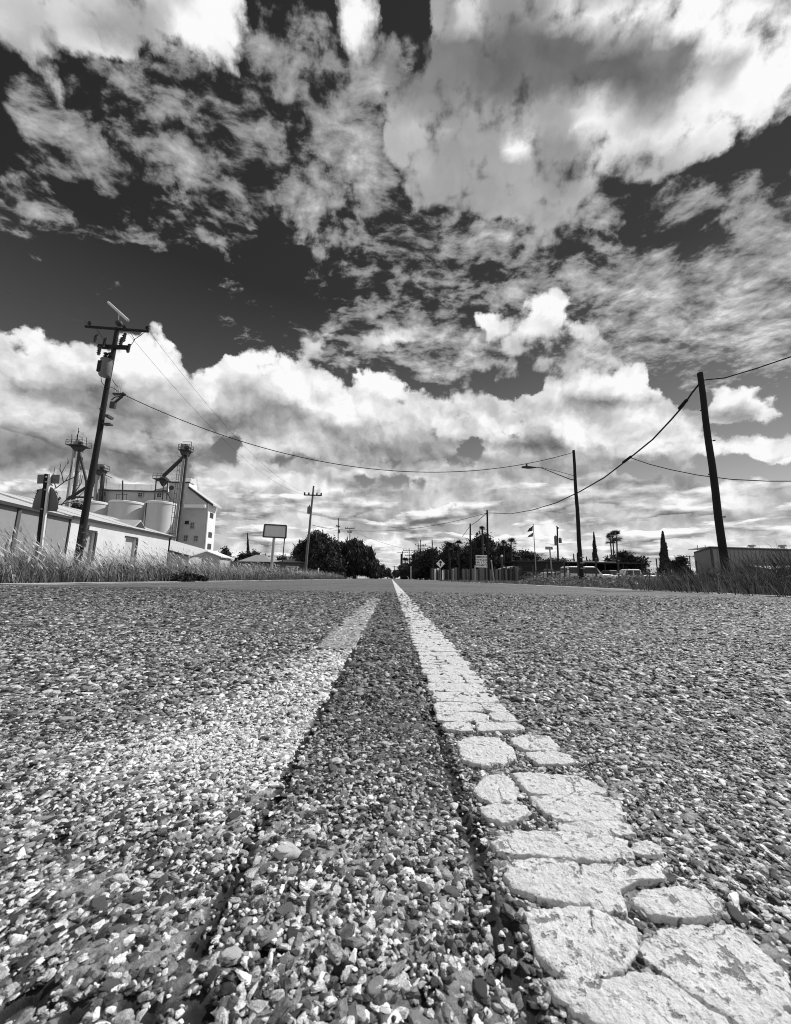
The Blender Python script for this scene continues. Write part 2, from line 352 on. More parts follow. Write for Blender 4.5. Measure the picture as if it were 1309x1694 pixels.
class MB:
    def __init__(s): s.v = []; s.f = []
    def add(s, vs, fs):
        k = len(s.v); s.v += [tuple(p) for p in vs]; s.f += [tuple(i + k for i in q) for q in fs]; return s
    def box(s, c, d, rz=0.0, tilt=None):
        x, y, z = d[0] / 2, d[1] / 2, d[2] / 2
        vs = [Vector((i * x, j * y, k * z)) for k in (-1, 1) for j in (-1, 1) for i in (-1, 1)]
        R = Matrix.Rotation(rz, 3, 'Z')
        if tilt is not None: R = R @ tilt
        vs = [R @ p + Vector(c) for p in vs]
        return s.add(vs, [(0, 2, 3, 1), (4, 5, 7, 6), (0, 1, 5, 4), (2, 6, 7, 3), (0, 4, 6, 2), (1, 3, 7, 5)])
    def beam(s, p, q, w, h=None, upv=(0, 0, 1)):
        """rectangular bar from p to q"""
        p, q = Vector(p), Vector(q); h = h or w
        d = (q - p).normalized(); u = Vector(upv)
        if abs(d.dot(u)) > .95: u = Vector((1, 0, 0))
        a = d.cross(u).normalized(); b = a.cross(d)
        vs = [r + a * i * w / 2 + b * j * h / 2 for r in (p, q) for (i, j) in ((-1, -1), (1, -1), (1, 1), (-1, 1))]
        return s.add(vs, [(3, 2, 1, 0), (4, 5, 6, 7), (0, 1, 5, 4), (1, 2, 6, 5), (2, 3, 7, 6), (3, 0, 4, 7)])
    def tube(s, pts, r, n=8, caps=True):
        pts = [Vector(p) for p in pts]; m = len(pts)
        rs = r if isinstance(r, (list, tuple)) else [r] * m
        k = len(s.v); prev = None
        for i, p in enumerate(pts):
            d = (pts[min(i + 1, m - 1)] - pts[max(i - 1, 0)]).normalized()
            if prev is None:
                u = Vector((0, 0, 1)) if abs(d.z) < .9 else Vector((1, 0, 0))
                a = d.cross(u).normalized()
            else: a = (prev - d * prev.dot(d)).normalized()
            prev = a; b = d.cross(a)
            for j in range(n):
                t = 2 * math.pi * j / n
                s.v.append(tuple(p + (a * math.cos(t) + b * math.sin(t)) * rs[i]))
        for i in range(m - 1):
            for j in range(n):
                j2 = (j + 1) % n
                s.f.append((k + i * n + j, k + i * n + j2, k + (i + 1) * n + j2, k + (i + 1) * n + j))
        if caps:
            s.f.append(tuple(k + j for j in reversed(range(n)))); s.f.append(tuple(k + (m - 1) * n + j for j in range(n)))
        return s
    def lathe(s, prof, c=(0, 0, 0), n=24, axis='Z'):
        k = len(s.v); c = Vector(c)
        for (r, z) in prof:
            for j in range(n):
                t = 2 * math.pi * j / n
                p = Vector((r * math.cos(t), r * math.sin(t), z))
                if axis == 'X': p = Vector((p.z, p.x, p.y))
                if axis == 'Y': p = Vector((p.x, p.z, p.y))
                s.v.append(tuple(p + c))
        for i in range(len(prof) - 1):
            for j in range(n):
                j2 = (j + 1) % n
                s.f.append((k + i * n + j, k + i * n + j2, k + (i + 1) * n + j2, k + (i + 1) * n + j))
        s.f.append(tuple(k + j for j in reversed(range(n)))); s.f.append(tuple(k + (len(prof) - 1) * n + j for j in range(n)))
        return s
    def prism(s, poly, axis_vec):
        """closed polygon (list of 3D points) pushed along a vector"""
        a = [Vector(p) for p in poly]; w = Vector(axis_vec); n = len(a)
        fs = [tuple(range(n)), tuple(reversed(range(n, 2 * n)))]
        fs += [(i, i + n, (i + 1) % n + n, (i + 1) % n) for i in range(n)]
        return s.add(a + [p + w for p in a], fs)
    def build(s, name, m, parent=None, smooth=False, origin=None, bevel=0):
        if origin is not None:
            o_ = Vector(origin); s.v = [tuple(Vector(p) - o_) for p in s.v]
        me = bpy.data.meshes.new(name); me.from_pydata(s.v, [], s.f); me.update()
        bm = bmesh.new(); bm.from_mesh(me); bmesh.ops.recalc_face_normals(bm, faces=bm.faces)
        if bevel: bmesh.ops.bevel(bm, geom=list(bm.edges), offset=bevel, segments=1, affect='EDGES')
        bm.to_mesh(me); bm.free()
        if m: me.materials.append(m)
        if smooth:
            me.shade_smooth()
            try: me.set_sharp_from_angle(angle=math.radians(40))
            except Exception: pass
        o = bpy.data.objects.new(name, me); link(o, parent)
        if origin is not None and parent is None: o.location = origin
        return o

def np_mesh(name, verts, tris, m, parent=None, attrs=None, smooth=False):
    """fast mesh from numpy arrays; tris is (k,3) or (k,4)"""
    me = bpy.data.meshes.new(name)
    nv, nf, w = len(verts), len(tris), tris.shape[1]
    me.vertices.add(nv); me.vertices.foreach_set('co', np.ascontiguousarray(verts, np.float32).ravel())
    me.loops.add(nf * w); me.loops.foreach_set('vertex_index', np.ascontiguousarray(tris, np.int32).ravel())
    me.polygons.add(nf); me.polygons.foreach_set('loop_start', np.arange(0, nf * w, w, dtype=np.int32))
    me.polygons.foreach_set('use_smooth', np.full(nf, smooth))
    me.update(calc_edges=True)
    for k, a in (attrs or {}).items():
        at_ = me.attributes.new(k, 'FLOAT', 'POINT'); at_.data.foreach_set('value', np.ascontiguousarray(a, np.float32))
    me.materials.append(m)
    o = bpy.data.objects.new(name, me); link(o, parent)
    return o

def cable_pts(p, q, sag, n=24):
    p, q = Vector(p), Vector(q)
    return [p.lerp(q, i / n) - Vector((0, 0, sag * 4 * (i / n) * (1 - i / n))) for i in range(n + 1)]

def text_part(body, size, loc, rot, m, parent, name='lettering', bold=.0):
    c = bpy.data.curves.new(name, 'FONT'); c.body = body; c.size = size; c.align_x = 'CENTER'; c.align_y = 'CENTER'
    c.extrude = .002; c.offset = bold; c.resolution_u = 2
    tmp = bpy.data.objects.new('tmp_text', c); COL.objects.link(tmp); bpy.context.view_layer.update()
    me = bpy.data.meshes.new_from_object(tmp.evaluated_get(bpy.context.evaluated_depsgraph_get())); me = me.copy()
    bpy.data.objects.remove(tmp); me.materials.clear(); me.materials.append(m)
    o = bpy.data.objects.new(name, me); o.location = loc; o.rotation_euler = rot; link(o, parent); return o

m_metal = mat('galvanised_steel', .30, .55, .2, 3, metal=.3)
m_darkmetal = mat('dark_weathered_steel', .045, .6, .3, 5)
m_wood = mat('creosoted_pole_wood', .018, .9, .5, 2.5, bump=.6, bscale=25, stretch=(8, 8, .6))
m_greywood = mat('weathered_grey_wood', .16, .9, .35, 3, bump=.5, bscale=30, stretch=(8, 8, .6))
m_black = mat('black_rubber', .012, .8, .2)
m_cable = mat('black_cable', .02, .7, .1)
m_porcelain = mat('dark_glazed_porcelain', .03, .25, .1)
m_white = mat('white_paint', .74, .6, .08, 1.2)
m_glass = mat('dark_window_glass', .02, .12, .2, spec=.6)

# ------------------------------------------------------------------ ground and road
XL = on_edge_l = ground_at(0, 968)[0]; XR = ground_at(1309, 989)[0]
S_L0, S_R0 = .38 * CAM_H, .93 * CAM_H          # right hand centre stripe
G_R0 = -.52 * CAM_H                            # right edge of the worn left stripe
print('road edges', XL, XR)

def road_material():
    m = bpy.data.materials.new('chip_seal_asphalt'); m.use_nodes = True
    n, l = m.node_tree.nodes, m.node_tree.links; b = n['Principled BSDF']
    b.inputs['Roughness'].default_value = .8; b.inputs['Specular IOR Level'].default_value = .35
    t = n.new('ShaderNodeTexCoord')
    def V(scale, feat='F1'):
        x = n.new('ShaderNodeTexVoronoi'); x.feature = feat; x.inputs['Scale'].default_value = scale; l.new(t.outputs['Object'], x.inputs['Vector']); return x
    def Nz(scale, d=4):
        x = n.new('ShaderNodeTexNoise'); x.inputs['Scale'].default_value = scale; x.inputs['Detail'].default_value = d; l.new(t.outputs['Object'], x.inputs['Vector']); return x
    def ma(op, a, c, clamp=False):
        x = n.new('ShaderNodeMath'); x.operation = op; x.use_clamp = clamp
        for i, q in enumerate((a, c)):
            if isinstance(q, (int, float)): x.inputs[i].default_value = q
            else: l.new(q, x.inputs[i])
        return x.outputs[0]
    v = V(130); s = n.new('ShaderNodeSeparateColor'); l.new(v.outputs['Color'], s.inputs[0])
    v2 = V(38); s2 = n.new('ShaderNodeSeparateColor'); l.new(v2.outputs['Color'], s2.inputs[0])
    tone = ma('ADD', ma('MULTIPLY', ma('POWER', s.outputs[0], 1.8), .15), .035)
    tone = ma('ADD', tone, ma('MULTIPLY', ma('POWER', s2.outputs[1], 5.0), .16))
    gap = ma('MULTIPLY', v.outputs['Distance'], 1.0)
    big = Nz(.35, 5); pat = ma('ADD', ma('MULTIPLY', ma('SUBTRACT', big.outputs[0], .5), .7), 1.0)
    st = n.new('ShaderNodeTexNoise'); mp = n.new('ShaderNodeMapping'); mp.inputs['Scale'].default_value = (1.6, .05, 1)
    l.new(t.outputs['Object'], mp.inputs[0]); l.new(mp.outputs[0], st.inputs['Vector']); st.inputs['Scale'].default_value = 1.0
    pat = ma('MULTIPLY', pat, ma('ADD', ma('MULTIPLY', ma('SUBTRACT', st.outputs[0], .5), .5), 1.0))
    # sealed transverse cracks and tar patches far up the road
    wv = n.new('ShaderNodeTexNoise'); mp2 = n.new('ShaderNodeMapping'); mp2.inputs['Scale'].default_value = (.05, .28, 1)
    l.new(t.outputs['Object'], mp2.inputs[0]); l.new(mp2.outputs[0], wv.inputs['Vector']); wv.inputs['Scale'].default_value = 1.0; wv.inputs['Detail'].default_value = 5
    ck = ma('SUBTRACT', 1.0, ma('MULTIPLY', ma('ABSOLUTE', ma('SUBTRACT', wv.outputs[0], .5), 0), 90.0), True)
    tone = ma('MULTIPLY', ma('MULTIPLY', tone, pat), ma('SUBTRACT', 1.0, ma('MULTIPLY', ck, .6)))
    l.new(tone, b.inputs['Base Color'])
    bp = n.new('ShaderNodeBump'); bp.inputs['Strength'].default_value = 1.0; bp.inputs['Distance'].default_value = .004; bp.invert = True
    l.new(gap, bp.inputs['Height']); l.new(bp.outputs[0], b.inputs['Normal'])
    return m
m_road = road_material()
m_binder = mat('tar_binder', .045, .85, .7, 260, bump=1.0, bscale=300, speck=(.56, .26, 380))
m_stone = mat('road_aggregate', 1.0, .60, .85, 240, bump=.9, bscale=700, attr='tone', spec=.5)
def plate_material():
    m = bpy.data.materials.new('worn_road_paint'); m.use_nodes = True
    n, l = m.node_tree.nodes, m.node_tree.links; b = n['Principled BSDF']; b.inputs['Roughness'].default_value = .8; b.inputs['Specular IOR Level'].default_value = .3
    t = n.new('ShaderNodeTexCoord')
    def Nz(sc, d, r=.6):
        x = n.new('ShaderNodeTexNoise'); x.inputs['Scale'].default_value = sc; x.inputs['Detail'].default_value = d; x.inputs['Roughness'].default_value = r; l.new(t.outputs['Object'], x.inputs['Vector']); return x
    def ma(op, a, c, clamp=False):
        x = n.new('ShaderNodeMath'); x.operation = op; x.use_clamp = clamp
        for i, q in enumerate((a, c)):
            if isinstance(q, (int, float)): x.inputs[i].default_value = q
            else: l.new(q, x.inputs[i])
        return x.outputs[0]
    warp = n.new('ShaderNodeVectorMath'); warp.operation = 'MULTIPLY_ADD'; l.new(Nz(60, 4).outputs['Color'], warp.inputs[0]); warp.inputs[1].default_value = (.02, .02, .02); l.new(t.outputs['Object'], warp.inputs[2])
    vd = n.new('ShaderNodeTexVoronoi'); vd.feature = 'DISTANCE_TO_EDGE'; vd.inputs['Scale'].default_value = 26; l.new(warp.outputs[0], vd.inputs['Vector'])
    gr = n.new('ShaderNodeTexVoronoi'); gr.inputs['Scale'].default_value = 230; l.new(t.outputs['Object'], gr.inputs['Vector'])
    n1, n2, n3 = Nz(45, 5, .65), Nz(160, 4, .7), Nz(520, 3, .7)
    crack = ma('MULTIPLY', ma('SUBTRACT', 1.0, ma('MULTIPLY', vd.outputs['Distance'], 34.0), True), ma('MULTIPLY', ma('SUBTRACT', n1.outputs[0], .47), 9.0, True))
    pit = ma('MULTIPLY', ma('SUBTRACT', ma('ADD', ma('MULTIPLY', n2.outputs[0], .62), ma('MULTIPLY', n1.outputs[0], .38)), .555), 22.0, True)
    grain = ma('MULTIPLY', ma('SUBTRACT', n3.outputs[0], .62), 10.0, True)
    dirt = ma('MAXIMUM', ma('MULTIPLY', crack, .8), ma('MAXIMUM', ma('MULTIPLY', pit, .82), ma('MULTIPLY', grain, .45)))
    base = ma('ADD', ma('MULTIPLY', ma('SUBTRACT', n1.outputs[0], .5), .5), ma('ADD', ma('MULTIPLY', ma('SUBTRACT', n2.outputs[0], .5), .45), .60))
    col = ma('MULTIPLY', base, ma('SUBTRACT', 1.0, ma('MULTIPLY', dirt, .86)))
    l.new(ma('MINIMUM', ma('MAXIMUM', col, .03), .78), b.inputs['Base Color'])
    h = ma('SUBTRACT', ma('ADD', ma('MULTIPLY', n2.outputs[0], .8), ma('ADD', ma('MULTIPLY', n3.outputs[0], .45), ma('MULTIPLY', gr.outputs['Distance'], -.35))), ma('MULTIPLY', dirt, .6))
    bp = n.new('ShaderNodeBump'); bp.inputs['Strength'].default_value = 1.0; bp.inputs['Distance'].default_value = .0022; l.new(h, bp.inputs['Height']); l.new(bp.outputs[0], b.inputs['Normal'])
    return m
m_plate = plate_material()
m_oldpaint = mat('faded_road_paint', .40, .8, .75, 60, bump=1.0, bscale=260, speck=(.47, .10, 150))
m_dirt = mat('dry_dirt', .22, .95, .35, .8, bump=.6, bscale=12)
m_gravel = mat('verge_gravel', .34, .9, .45, 6, bump=.7, bscale=22)
m_linepaint = mat('white_line_paint', .62, .7, .25, 5, speck=(.62, .2, 9))

g = MB()
xs = [-1500, -300, -60, -30, XL - 1.6, XL - .5, XL + .02, XR - .02, XR + .5, XR + 1.6, 30, 60, 300, 1500]
zs = [-.10] * 4 + [-.08, -.045, -.03, -.03, -.045, -.08] + [-.10] * 4
ys = [-60, 0, 40, 120, 400, 1500, 3000]
vs = [(x, y, z) for y in ys for x, z in zip(xs, zs)]; nx = len(xs)
g.add(vs, [(j * nx + i, j * nx + i + 1, (j + 1) * nx + i + 1, (j + 1) * nx + i) for j in range(len(ys) - 1) for i in range(nx - 1)])
ground = tag(g.build('ground', m_dirt), kind='structure')

# road slab: the near field is lowered a few millimetres where modelled stones carry the surface
NEAR = 5.6
NS = 1.3
r = MB(); r.box(((XL + XR) / 2, (NS + 700) / 2, -.04), (XR - XL, 700 - NS, .08)); road = r.build('road', m_road)
tag(road, kind='structure')
fz = MB(); fz.box(((XL + XR) / 2, (NS - 30) / 2, -.0435), (XR - XL, NS + 30, .073)); fz.build('road_base', m_binder, road)
# the tar and fines that hold the chips: a lumpy sheet the stones are sunk into
_r = np.random.default_rng(77)
bx_ = np.concatenate([np.arange(-1.6, -.62, .012), np.arange(-.62, .62, .0036), np.arange(.62, 1.6, .012)]); by_ = np.concatenate([np.arange(.10, .72, .0036), np.arange(.72, 1.30, .007)])
BX, BY = np.meshgrid(bx_, by_); hz_ = np.zeros_like(BX)
for wl_, am_ in ((.060, .0003), (.030, .00035), (.017, .0004), (.010, .0004), (.0065, .0004)):
    for _ in range(5):
        a_ = _r.uniform(0, 6.28); hz_ += am_ * .62 * np.sin((BX * math.cos(a_) + BY * math.sin(a_)) * 6.28 / (wl_ * _r.uniform(.75, 1.3)) + _r.uniform(0, 6.28) + 1.5 * np.sin(BX * 31 + BY * 23 + a_))
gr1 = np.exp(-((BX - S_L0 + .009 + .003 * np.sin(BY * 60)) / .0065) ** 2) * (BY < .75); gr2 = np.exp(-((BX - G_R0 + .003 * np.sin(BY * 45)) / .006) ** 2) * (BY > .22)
PITS = [(*ground_at(px_, py_), r_) for px_, py_, r_ in ((215, 1650, .006), (250, 1668, .005), (330, 1655, .007), (345, 1680, .005), (60, 1640, .007), (120, 1665, .006), (20, 1660, .006), (440, 1560, .004), (700, 1640, .004), (560, 1600, .004), (850, 1530, .005), (100, 1380, .005))]
pit_ = sum(np.exp(-((BX - a_) ** 2 + ((BY - b_) * .8) ** 2) / c_ ** 2) for a_, b_, c_ in PITS)
hz_ = hz_ - .004 * pit_ - .0025 - .0035 * gr1 - .0026 * gr2
tb_ = (.15 + 90 * (hz_ + .0025)) * (1 - .5 * np.clip((BX > G_R0) & (BX < S_L0) & (BY > .34), 0, 1)); tb_ = np.clip(tb_, .05, .30) * (1 - .88 * np.clip(gr1 + gr2 + pit_, 0, 1))  # plate shadow along the grooves and shade in hollows put into the tone
nyb, nxb = BX.shape; ii = np.arange(nyb * nxb).reshape(nyb, nxb); Qb = np.stack([ii[:-1, :-1], ii[:-1, 1:], ii[1:, 1:], ii[1:, :-1]], -1).reshape(-1, 4)
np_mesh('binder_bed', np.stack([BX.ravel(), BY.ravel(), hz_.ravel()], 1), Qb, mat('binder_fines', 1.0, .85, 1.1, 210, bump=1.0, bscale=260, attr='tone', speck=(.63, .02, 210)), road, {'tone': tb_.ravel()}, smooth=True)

# ---- stones -------------------------------------------------------
def dome(n, rings):
    v = [(0, 0, 1.0)]; f = []
    for k in range(1, rings + 1):
        t = k / rings * math.pi * .52
        for j in range(n):
            a = 2 * math.pi * (j + .5 * (k % 2)) / n
            v.append((math.sin(t) * math.cos(a), math.sin(t) * math.sin(a), math.cos(t)))
    for j in range(n): f.append((0, 1 + j, 1 + (j + 1) % n))
    for k in range(1, rings):
        a0, b0 = 1 + (k - 1) * n, 1 + k * n
        for j in range(n):
            j2 = (j + 1) % n
            f.append((a0 + j, b0 + j, a0 + j2)); f.append((a0 + j2, b0 + j, b0 + j2))
    return np.array(v), np.array(f)
def stones(y0, y1, pitch, rmean, tmpl, rng):
    xm = 1.12 * y1 + .25
    X = np.arange(-xm, xm, pitch); Y = np.arange(y0, y1, pitch * .88)
    gx, gy = np.meshgrid(X, Y); gx = gx + (np.arange(len(Y)) % 2)[:, None] * pitch / 2
    gx = gx.ravel() + rng.uniform(-.42, .42, gx.size) * pitch; gy = gy.ravel() + rng.uniform(-.42, .42, gy.size) * pitch
    keep = (np.abs(gx) < 1.1 * gy + (.22 if rmean < .002 else .75)) & (gx > XL) & (gx < XR)
    # bare strips beside the raised paint
    keep &= ~((np.abs(gx - G_R0) < .006) & (rng.random(gx.size) < .85))
    keep &= ~((np.abs(gx - S_L0 + .007) < .007) & (rng.random(gx.size) < .88) & (gy < .6))
    keep &= rng.random(gx.size) > .01
    for a_, b_, c_ in PITS: keep &= ((gx - a_) ** 2 + ((gy - b_) * .8) ** 2 > (c_ * .9) ** 2)
    keep &= rng.random(gx.size) < np.clip((NEAR + .1 - gy) / 3.4, .0, 1)
    gx, gy = gx[keep], gy[keep]; N_ = gx.size
    rr = rmean * np.exp(rng.normal(0, .42, N_)); rr = np.clip(rr, rmean * .45, rmean * 2.2)
    asp = rng.uniform(.65, 1.35, N_); hz = rr * rng.uniform(.30, .85, N_)
    th = rng.uniform(0, 6.283, N_); c, s = np.cos(th), np.sin(th)
    tx, ty = rng.normal(0, .20, (2, N_))
    und = .0005 * np.sin(gx * 41 + 3 * np.sin(gy * 23)) + .0004 * np.sin(gy * 57 + gx * 19)
    P = np.stack([gx, gy, -.0027 + rng.uniform(-.0014, .0016, N_) + und], 1)
    return P, np.stack([tx, ty, th], 1), np.stack([rr * asp, rr / asp, hz * .80], 1), tone_of(gx, gy, rng), rng.integers(tmpl[0], tmpl[1], N_)
def tone_of(gx, gy, rng):
    n = gx.size
    t = .04 + .58 * rng.random(n) ** 1.5
    w = rng.random(n); t = np.where(w > .94, rng.uniform(.5, .85, n), t); t = np.where(w < .24, rng.uniform(.012, .04, n), t)
    # strip between the two lines is older and darker up the road
    mid = (gx > G_R0) & (gx < S_L0) & (gy > .30)
    t = np.where(mid, t * (.60 + .36 * np.clip((.55 - gy) / .25, 0, 1)), t)
    t = t * np.interp(gy, [.5, 1.2, 2.5, 5], [1.0, .84, .60, .42])
    # scuffed paint left over from the worn stripe
    u = gx / CAM_H
    wl = -.56 - np.interp(gy, [.25, .36, .46, .60, .85, 1.2], [.9, 1.4, 1.45, 1.25, .95, .62])
    side = np.clip((u - wl) / .75, 0, 1) * (u < -.50) * np.clip((gy - .30) / .14, 0, 1) * np.clip((3.0 - gy) / 1.0, 0, 1)
    dens = side * .88 + .14 * np.clip((.5 - gy) / .3, 0, 1)
    t = np.where(rng.random(n) < dens, np.maximum(t, rng.uniform(.42, .84, n)), t)
    return t
rng = np.random.default_rng(5)
parts = [stones(.13, .50, .0024, .0015, (12, 18), rng), stones(.13, .62, .0039, .0024, (0, 12), rng), stones(.62, 1.35, .0060, .0040, (0, 12), rng), stones(1.35, 2.6, .0100, .0064, (12, 18), rng), stones(2.6, NEAR, .019, .0095, (12, 18), rng)]
def chip_template(n, rings, seed):
    v, f = dome(n, rings); r_ = np.random.default_rng(900 + seed); ph = r_.uniform(0, 6.28, 4); an = np.arctan2(v[:, 1], v[:, 0])
    rad = 1 + .14 * np.sin(2 * an + ph[0]) + .14 * np.sin(3 * an + ph[1]) + .08 * np.sin(5 * an + ph[2])
    v = v.copy(); v[:, 0] *= rad; v[:, 1] *= rad; zt2 = r_.uniform(.62, .9); v[:, 2] = np.where(v[:, 2] > zt2, zt2 + (v[:, 2] - zt2) * .25, v[:, 2]) + .22 * v[:, 0] * r_.uniform(-1, 1)
    # broken faces: slice the lump by a few planes, then roughen it
    for _ in range(7):
        d = r_.normal(size=3); d[2] = abs(d[2]) * .6; d /= np.linalg.norm(d); k = v @ d; c_ = r_.uniform(.50, .85); v = v - np.maximum(k - c_, 0)[:, None] * d
    o = np.array([[mnoise.noise(Vector(p) * 2.3 + Vector((seed * 5.1, 0, 0))) + .5 * mnoise.noise(Vector(p) * 5.5) for _ in (0,)] for p in v]); v = v * (1 + .17 * o)
    me = bpy.data.meshes.new('chip'); me.from_pydata(v.tolist(), [], f.tolist()); me.materials.append(m_chip); me.shade_smooth()
    try: me.set_sharp_from_angle(angle=math.radians(24))
    except Exception: pass
    return bpy.data.objects.new('chip_%02d' % seed, me)
def chip_material():
    m = bpy.data.materials.new('embedded_aggregate'); m.use_nodes = True; n, l = m.node_tree.nodes, m.node_tree.links; b = n['Principled BSDF']
    b.inputs['Roughness'].default_value = .6; b.inputs['Specular IOR Level'].default_value = .5
    a = n.new('ShaderNodeAttribute'); a.attribute_type = 'INSTANCER'; a.attribute_name = 'tone'
    t = n.new('ShaderNodeTexCoord'); g_ = n.new('ShaderNodeNewGeometry')
    def Nz(src, sc, d):
        x = n.new('ShaderNodeTexNoise'); x.inputs['Scale'].default_value = sc; x.inputs['Detail'].default_value = d; x.inputs['Roughness'].default_value = .65; l.new(src, x.inputs['Vector']); return x.outputs[0]
    def ma(op, p, q, clamp=False):
        x = n.new('ShaderNodeMath'); x.operation = op; x.use_clamp = clamp
        for i, r in enumerate((p, q)):
            if isinstance(r, (int, float)): x.inputs[i].default_value = r
            else: l.new(r, x.inputs[i])
        return x.outputs[0]
    n1, n2 = Nz(g_.outputs['Position'], 230, 4), Nz(g_.outputs['Position'], 1500, 3)
    f = ma('ADD', ma('ADD', ma('MULTIPLY', ma('SUBTRACT', n1, .5), 2.6), ma('MULTIPLY', ma('SUBTRACT', n2, .5), 2.6)), 1.0)
    l.new(ma('MINIMUM', ma('MAXIMUM', ma('MULTIPLY', f, a.outputs['Fac']), .008), .85), b.inputs['Base Color'])
    return m
m_chip = chip_material()
tmpls = [chip_template(10, 6, k) if k < 12 else chip_template(7, 3, k) for k in range(18)]
P_, R_o, S_c, T_n, I_x = [np.concatenate([q[k] for q in parts]) for k in range(5)]
me = bpy.data.meshes.new('embedded_stones'); me.vertices.add(len(P_)); me.vertices.foreach_set('co', P_.astype(np.float32).ravel())
for nm_, ty_, dat, fld in (('rot', 'FLOAT_VECTOR', R_o, 'vector'), ('scl', 'FLOAT_VECTOR', S_c, 'vector'), ('tone', 'FLOAT', T_n, 'value'), ('idx', 'INT', I_x, 'value')):
    at_ = me.attributes.new(nm_, ty_, 'POINT'); at_.data.foreach_set(fld, np.ascontiguousarray(dat, np.int32 if ty_ == 'INT' else np.float32).ravel())
me.materials.append(m_chip)
chips = bpy.data.objects.new('embedded_stones', me); link(chips, road); tag(chips, kind='stuff')
ng = bpy.data.node_groups.new('lay_chips', 'GeometryNodeTree'); ng.interface.new_socket('Geometry', in_out='INPUT', socket_type='NodeSocketGeometry'); ng.interface.new_socket('Geometry', in_out='OUTPUT', socket_type='NodeSocketGeometry')
gi, go = ng.nodes.new('NodeGroupInput'), ng.nodes.new('NodeGroupOutput'); iop = ng.nodes.new('GeometryNodeInstanceOnPoints'); g2i = ng.nodes.new('GeometryNodeGeometryToInstance')
for t_o in reversed(tmpls):
    oi = ng.nodes.new('GeometryNodeObjectInfo'); oi.inputs['Object'].default_value = t_o; ng.links.new(oi.outputs['Geometry'], g2i.inputs[0])
def nat(nm_, ty_):
    x = ng.nodes.new('GeometryNodeInputNamedAttribute'); x.data_type = ty_; x.inputs['Name'].default_value = nm_; return x.outputs['Attribute']
ng.links.new(gi.outputs[0], iop.inputs['Points']); ng.links.new(g2i.outputs[0], iop.inputs['Instance']); iop.inputs['Pick Instance'].default_value = True
ng.links.new(nat('idx', 'INT'), iop.inputs['Instance Index']); ng.links.new(nat('rot', 'FLOAT_VECTOR'), iop.inputs['Rotation']); ng.links.new(nat('scl', 'FLOAT_VECTOR'), iop.inputs['Scale'])
ng.links.new(iop.outputs[0], go.inputs[0])
md = chips.modifiers.new('lay_chips', 'NODES'); md.node_group = ng
print('stones', len(P_))

# the larger chips one can pick out, each an object that shares one of a dozen meshes
stone_meshes = []
dv, df = dome(10, 5)
for k in range(14):
    v = dv.copy(); ph = rng.uniform(0, 6.28, 4)
    ang = np.arctan2(v[:, 1], v[:, 0])
    rad = 1 + .18 * np.sin(2 * ang + ph[0]) + .16 * np.sin(3 * ang + ph[1]) + .10 * np.sin(5 * ang + ph[2])
    v[:, 0] *= rad * rng.uniform(.85, 1.35); v[:, 1] *= rad * rng.uniform(.6, .9)
    v[:, 2] = np.minimum(v[:, 2], rng.uniform(.5, .75)) + .06 * np.sin(4 * v[:, 0] + ph[3]) + .12 * v[:, 0] * rng.uniform(-1, 1)
    v += rng.normal(0, .022, v.shape)
    me = bpy.data.meshes.new('stone'); me.from_pydata(v.tolist(), [], df.tolist())
    tone = float(rng.choice([.05, .09, .13, .17, .22, .3, .12, .6]))
    at_ = me.attributes.new('tone', 'FLOAT', 'POINT'); at_.data.foreach_set('value', np.full(len(v), tone, np.float32))
    me.materials.append(m_stone); me.shade_smooth(); stone_meshes.append(me)
placed = []
tries = 0
while len(placed) < 285 and tries < 9000:
    tries += 1
    y = .15 + .62 * random.random() ** 1.25; x = random.uniform(-1, 1) * (1.02 * y + .04)
    if S_L0 - .012 < x < S_R0 + .012: continue
    rad = random.uniform(.0032, .0056) * (1 + .5 * (random.random() > .94))
    if any((x - a) ** 2 + (y - b) ** 2 < (rad + c_) ** 2 * .7 for a, b, c_ in placed): continue
    placed.append((x, y, rad))
    o = bpy.data.objects.new('stone', random.choice(stone_meshes)); o.location = (x, y, -.0018)
    o.scale = (rad, rad, rad * random.uniform(.42, .72)); o.rotation_euler = (random.gauss(0, .12), random.gauss(0, .12), random.uniform(0, 6.28))
    link(o, road)

